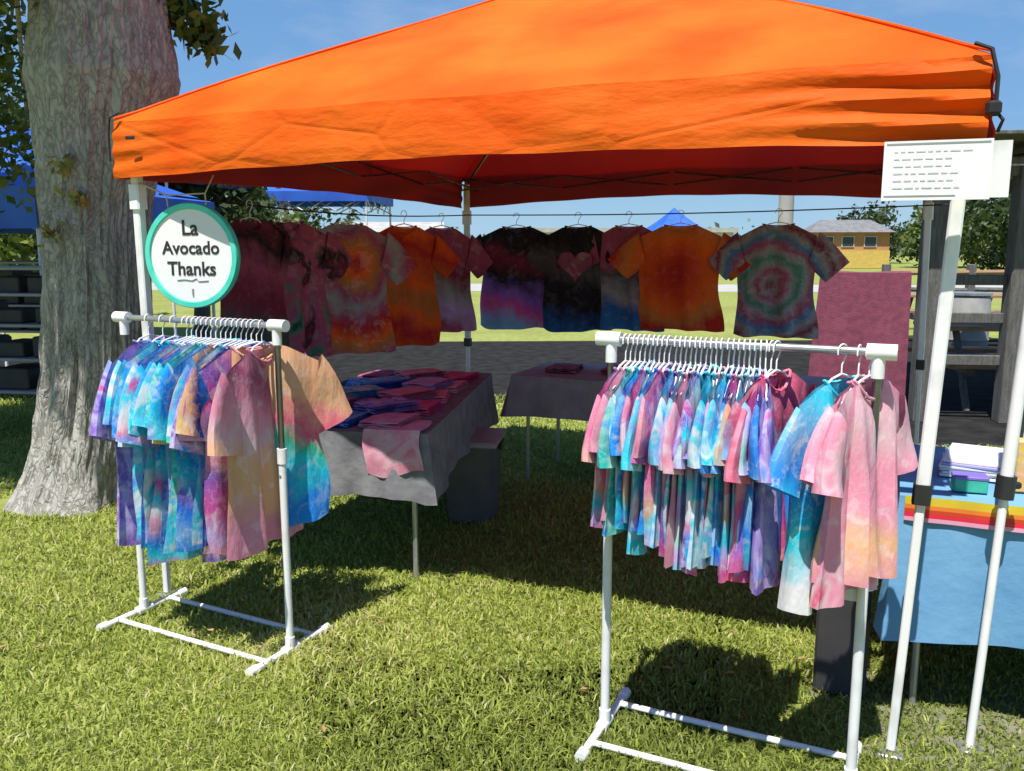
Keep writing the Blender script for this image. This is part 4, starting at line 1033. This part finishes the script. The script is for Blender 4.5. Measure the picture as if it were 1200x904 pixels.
def popup(x, y, wd, eave, peak, yaw, m, label, val=.22):
    root = tag(empty('pop_up_tent', (x, y, 0), yaw), label, 'tent', 'blue market tents behind the stall')
    for s_ in range(4):
        def q(a, b_, z):
            for _ in range(s_): a, b_ = wd - b_, a
            return (a, b_, z)
        b = MB(); b.grid(lambda u, v: q(wd * u + (wd / 2 - wd * u) * v, wd / 2 * v, eave + (peak - eave) * v - .08 * math.sin(math.pi * v)), 10, 8); b.obj('roof_panel', m, root)
        b = MB(); b.grid(lambda u, v: q(wd * u, -.01 + .012 * math.sin(u * 30), eave - val * v), 30, 2); b.obj('valance', m, root)
        b = MB(); b.tube([q(.04, .04, 0), q(.04, .04, eave - .02)], .02, 8); b.obj('leg', 'pole', root)
        b = MB()
        for k in range(4):
            a, c = wd / 4 * k, wd / 4 * (k + 1)
            b.tube([q(a, .05, eave - .05), q(c, .05, eave - .35)], .012, 5); b.tube([q(a, .07, eave - .35), q(c, .07, eave - .05)], .012, 5)
        b.obj('truss', 'steel', root)
popup(X(286, 16), 16, 2.35, 2.50, 3.0, R(-3), 'tent_blue', 'bright blue pop-up tent seen just under the left of the orange canopy', .18)
popup(X(-300, 8.0), 8.2, 3.0, 2.05, 2.9, R(-10), 'tent_blue', 'blue pop-up tent left of the big tree trunk', .36)
popup(X(-60, 12), 12.2, 3.2, 2.9, 3.6, R(-6), 'tent_navy', 'navy pop-up tent behind the blue one at the left edge', .5)
popup(X(776, 40), 42, 2.6, 2.2, 3.35, R(10), 'tent_blue', 'distant blue tent whose peak shows above the back cord', .2)

# shelving left of the trunk
def shelves(x, y, yaw, label, wd=1.5):
    root = tag(empty('shelf_unit', (x, y, 0), yaw), label, 'shelf', 'shelf units left of the tree')
    for z in (.35, .62, .9, 1.15, 1.36):
        b = MB(); b.box((wd / 2, .2, z), (wd, .42, .025), 0, .004); b.obj('shelf_board', 'shelf_pale', root)
    for xx in (.02, wd - .02):
        for yy in (0.01, .39): b = MB(); b.tube([(xx, yy, 0), (xx, yy, 1.4)], .012, 6); b.obj('upright', 'black', root)
    return root
for i, (x, y, lab) in enumerate([(X(-120, 7.2), 7.2, 'shelf unit with pale boards and dark boxes left of the trunk'), (X(-60, 9.4), 9.5, 'farther shelf unit with dark boxes behind the first one')]):
    shelves(x, y, R(-8), lab, 1.6)
    for zi, z in enumerate((.365, .635, .915, 1.165)):
        for k in range(4):
            hh = random.uniform(.09, .19 if zi < 3 else .15)
            o = MB().box((0, 0, hh / 2), (random.uniform(.22, .32), .32, hh), 0, .01).obj('storage_box', 'dark_box')
            o.location = (x + .25 + k * .36, y + .18 - k * .05, z + (0 if zi < 3 else -.02)); o.rotation_euler = (0, 0, R(-8))
            tag(o, '%s black storage box on the %s shelf of the %s unit left of the trunk' % (('leftmost', 'second', 'third', 'rightmost')[k], ('lowest', 'second', 'third', 'upper')[zi], ('nearer', 'farther')[i]), 'box', 'boxes on the %s %s shelf' % (('nearer', 'farther')[i], ('lowest', 'second', 'third', 'upper')[zi]))

# timber shelter at the right with two posts, beams and picnic benches
sh = tag(empty('timber_shelter', (X(1087, 7.6), 7.6, 0), R(-6)), 'weathered grey timber shelter posts and beams at the right edge', 'shelter')
for x, y in ((0, 0), (.72, 0), (2.4, 0), (2.4, 2.8)):
    b = MB(); b.box((x, y, 1.1), (.17, .17, 2.2), 0, .012); b.obj('post', 'timber_grey', sh)
b = MB(); b.box((1.05, 0, 2.10 - .12 + .22), (2.5, .12, .16), 0, .01); b.obj('beam', 'timber_grey', sh)
for k in range(6):
    b = MB(); b.tube([(.72 + k * .32, -.4, 2.36), (.72 + k * .32, 2.9, 2.36)], .035, 6); b.obj('rafter', 'timber_grey', sh)
b = MB(); b.box((1.05, 2.6, 2.20), (2.5, .12, .16), 0, .01); b.obj('beam', 'timber_grey', sh)
for k in range(9):
    b = MB(); b.box((1.2, -.35 + k * .40, 2.42), (3.0, .385, .03), 0, .004); b.obj('added_shade_board', 'timber_grey', sh)  # boards added over the rafters to shade the ground behind
sheet('ground_shade', [(-14, 9.0), (3.0, 8.4), (3.2, 6.6), (14, 5.8), (14, 14.5), (-14, 13.6)], .005, mat('painted_shade', (.016, .016, .016), (.03, .03, .029), scale=6, rough=1, spec=.05))  # near-black sheet over the lawn, tree shade painted as its colour
for zz, mname in ((.92, 'timber_grey'), (.55, 'timber_grey'), (1.25, 'timber_grey')):
    b = MB(); b.box((.36, .02, zz), (.55, .04, .09), 0, .006); b.obj('rail', mname, sh)
def picnic(x, y, yaw, label):
    root = tag(empty('picnic_table', (x, y, 0), yaw), label, 'picnic table', 'picnic tables right of the stall')
    for k in range(4): b = MB(); b.box((0, -.27 + k * .18, .75), (1.7, .165, .04), 0, .005); b.obj('plank', 'plank', root)
    for s_ in (-1, 1):
        for k in (0, 1): b = MB(); b.box((0, s_ * (.60 + k * .13), .44), (1.7, .12, .04), 0, .005); b.obj('bench_plank', 'plank', root)
        for e in (-1, 1): b = MB(); b.tube([(e * .62, s_ * .66, 0), (e * .62, s_ * .22, .73)], .035, 6); b.obj('leg', 'timber_grey', root)
    for e in (-1, 1): b = MB(); b.box((e * .62, 0, .39), (.06, 1.45, .08), 0, .005); b.obj('cross_beam', 'timber_grey', root)
picnic(X(1190, 8.6), 8.6, R(-8), 'tan planked picnic table between the timber posts')
picnic(X(1120, 14), 14, R(-5), 'farther tan picnic table beyond the timber posts')
# log / dark bag
# house, long building, parked vehicle
def window(root, x, y, z, wd, h):
    f = MB().box((x, y, z), (wd, .06, h), 0, .0).obj('window', 'pale_wall', root, False)
    MB().box((x, y - .035, z), (wd * .86, .02, h * .84)).obj('pane', 'glass', f, False)
hs = tag(empty('house', (X(948, 58), 58, 0), R(-8)), 'low tan house with a grey roof and yellow lower wall, far right', 'house')
b = MB(); b.box((2.4, 2, 1.75), (4.8, 4, 1.2)); b.obj('wall', 'house_wall', hs, False)
b = MB(); b.box((2.4, 2, .6), (4.9, 4.1, 1.15)); b.obj('lower_wall', 'yellow_wall', hs, False)
b = MB(); b.add([(-.3, -.4, 2.35), (5.1, -.4, 2.35), (5.1, 4.4, 2.35), (-.3, 4.4, 2.35), (.8, 2, 3.2), (4.0, 2, 3.2)], [(0, 1, 5, 4), (1, 2, 5), (2, 3, 4, 5), (3, 0, 4), (3, 2, 1, 0)]); b.obj('roof', 'roof_grey', hs, False)
for x in (.9, 2.2, 3.6): window(hs, x, -.03, 1.75, .8, .7)
lb = tag(empty('long_building', (X(590, 62), 62, 0), R(-2)), 'long low pale building with a flat roof seen above the back shirts', 'building')
b = MB(); b.box((8, 3, 1.2), (16, 6, 2.4)); b.obj('wall', 'pale_wall', lb, False)
b = MB(); b.box((8, 3, 2.55), (16.6, 6.6, .3)); b.obj('roof', 'concrete', lb, False)
for k in range(8): window(lb, 1.2 + k * 1.9, -.03, 1.4, 1.1, .9)
lb2 = tag(empty('pale_shed', (X(400, 45), 45, 0), R(6)), 'small pale shed behind the tree-side shirts', 'shed')
b = MB(); b.box((2.6, 2, 1.1), (5.2, 4, 2.2)); b.obj('wall', 'pale_wall', lb2, False)
b = MB(); b.add([(-.2, -.3, 2.2), (5.4, -.3, 2.2), (5.4, 4.3, 2.2), (-.2, 4.3, 2.2), (-.2, 2, 2.75), (5.4, 2, 2.75)], [(0, 1, 5, 4), (2, 3, 4, 5), (1, 2, 5), (3, 0, 4), (3, 2, 1, 0)]); b.obj('roof', 'concrete', lb2, False)
for k in range(2): window(lb2, 1.4 + k * 2.2, -.03, 1.3, .9, .8)
fn = tag(empty('rail_fence', (X(1035, 16), 16, 0), R(-4)), 'brown split-rail fence beyond the timber posts on the right', 'fence')
for k in range(5): b = MB(); b.box((k * 1.5, 0, .6), (.13, .13, 1.2), .1 * k, .01); b.obj('post', 'timber_grey', fn)
for k in range(4):
    for z in (.35, .72, 1.05): b = MB(); b.tube([(k * 1.5, -.02, z + random.uniform(-.03, .03)), (k * 1.5 + 1.5, -.02, z + random.uniform(-.03, .03))], .045, 7); b.obj('rail', 'plank' if z > 1 else 'timber_grey', fn)
br = tag(empty('waste_barrel', (X(1133, 11.5), 11.5, 0)), 'pale grey waste barrel standing between the timber posts', 'barrel')
b = MB(); pr = [(0, .25), (.05, .27), (.30, .275), (.32, .285), (.34, .275), (.60, .275), (.62, .285), (.64, .275), (.86, .27), (.90, .25)]
b.tube([(0, 0, z) for z, r_ in pr], [r_ for z, r_ in pr], 24); b.obj('drum', 'shelf_pale', br); b = MB(); b.tube([(0, 0, .90), (0, 0, .93)], .28, 24); b.obj('rim', 'steel', br)
pl = tag(empty('utility_pole', (X(915, 17), 17, 0)), 'pale grey utility pole rising behind the back right shirts', 'pole')
b = MB(); b.tube([(0, 0, 0), (0, 0, 4.6)], [.16, .13], 12); b.obj('pole_shaft', 'concrete', pl); b = MB(); b.box((0, 0, 4.3), (1.2, .1, .1), 0, .01); b.obj('cross_arm', 'timber_grey', pl)
# hills
def hills():
    b = MB(); K = 60; vs = []
    for j in range(2):
        for k in range(K + 1):
            a = R(20 + 140 * k / K); r = 620 + j * 120
            vs.append((r * math.cos(a), r * math.sin(a), 0 if j == 0 else 6 + 9 * abs(noise.noise(Vector((k * .21, 0, 2))) + .2)))
    b.add(vs, [(k, k + 1, K + 2 + k, K + 1 + k) for k in range(K)]); tag(b.obj('hills', 'hill'), kind='structure')
hills()
# hedge-like far wood as one mass at the foot of the hills
def wood():
    r_ = np.random.default_rng(9); P_ = []
    for k in range(140):
        a = R(48 + 84 * r_.random()); d = 120 + 40 * r_.random(); h = 1.6 + 1.6 * r_.random()
        c = np.array([d * math.cos(a), d * math.sin(a), h * .5]); P_.append(c + r_.normal(size=(120, 3)) * np.array([2.6, 2, h * .32]))
    Q = np.concatenate(P_); Q[:, 2] = np.abs(Q[:, 2]); o = link('far_wood', leaf_mesh('far_wood', Q, .42, leaf_mat('far_leaves', (.13, .16, .12), (.18, .21, .15), (.24, .27, .2)), 10)); tag(o, 'distant grey-green belt of trees across the park', 'wood', kind='stuff')
wood()
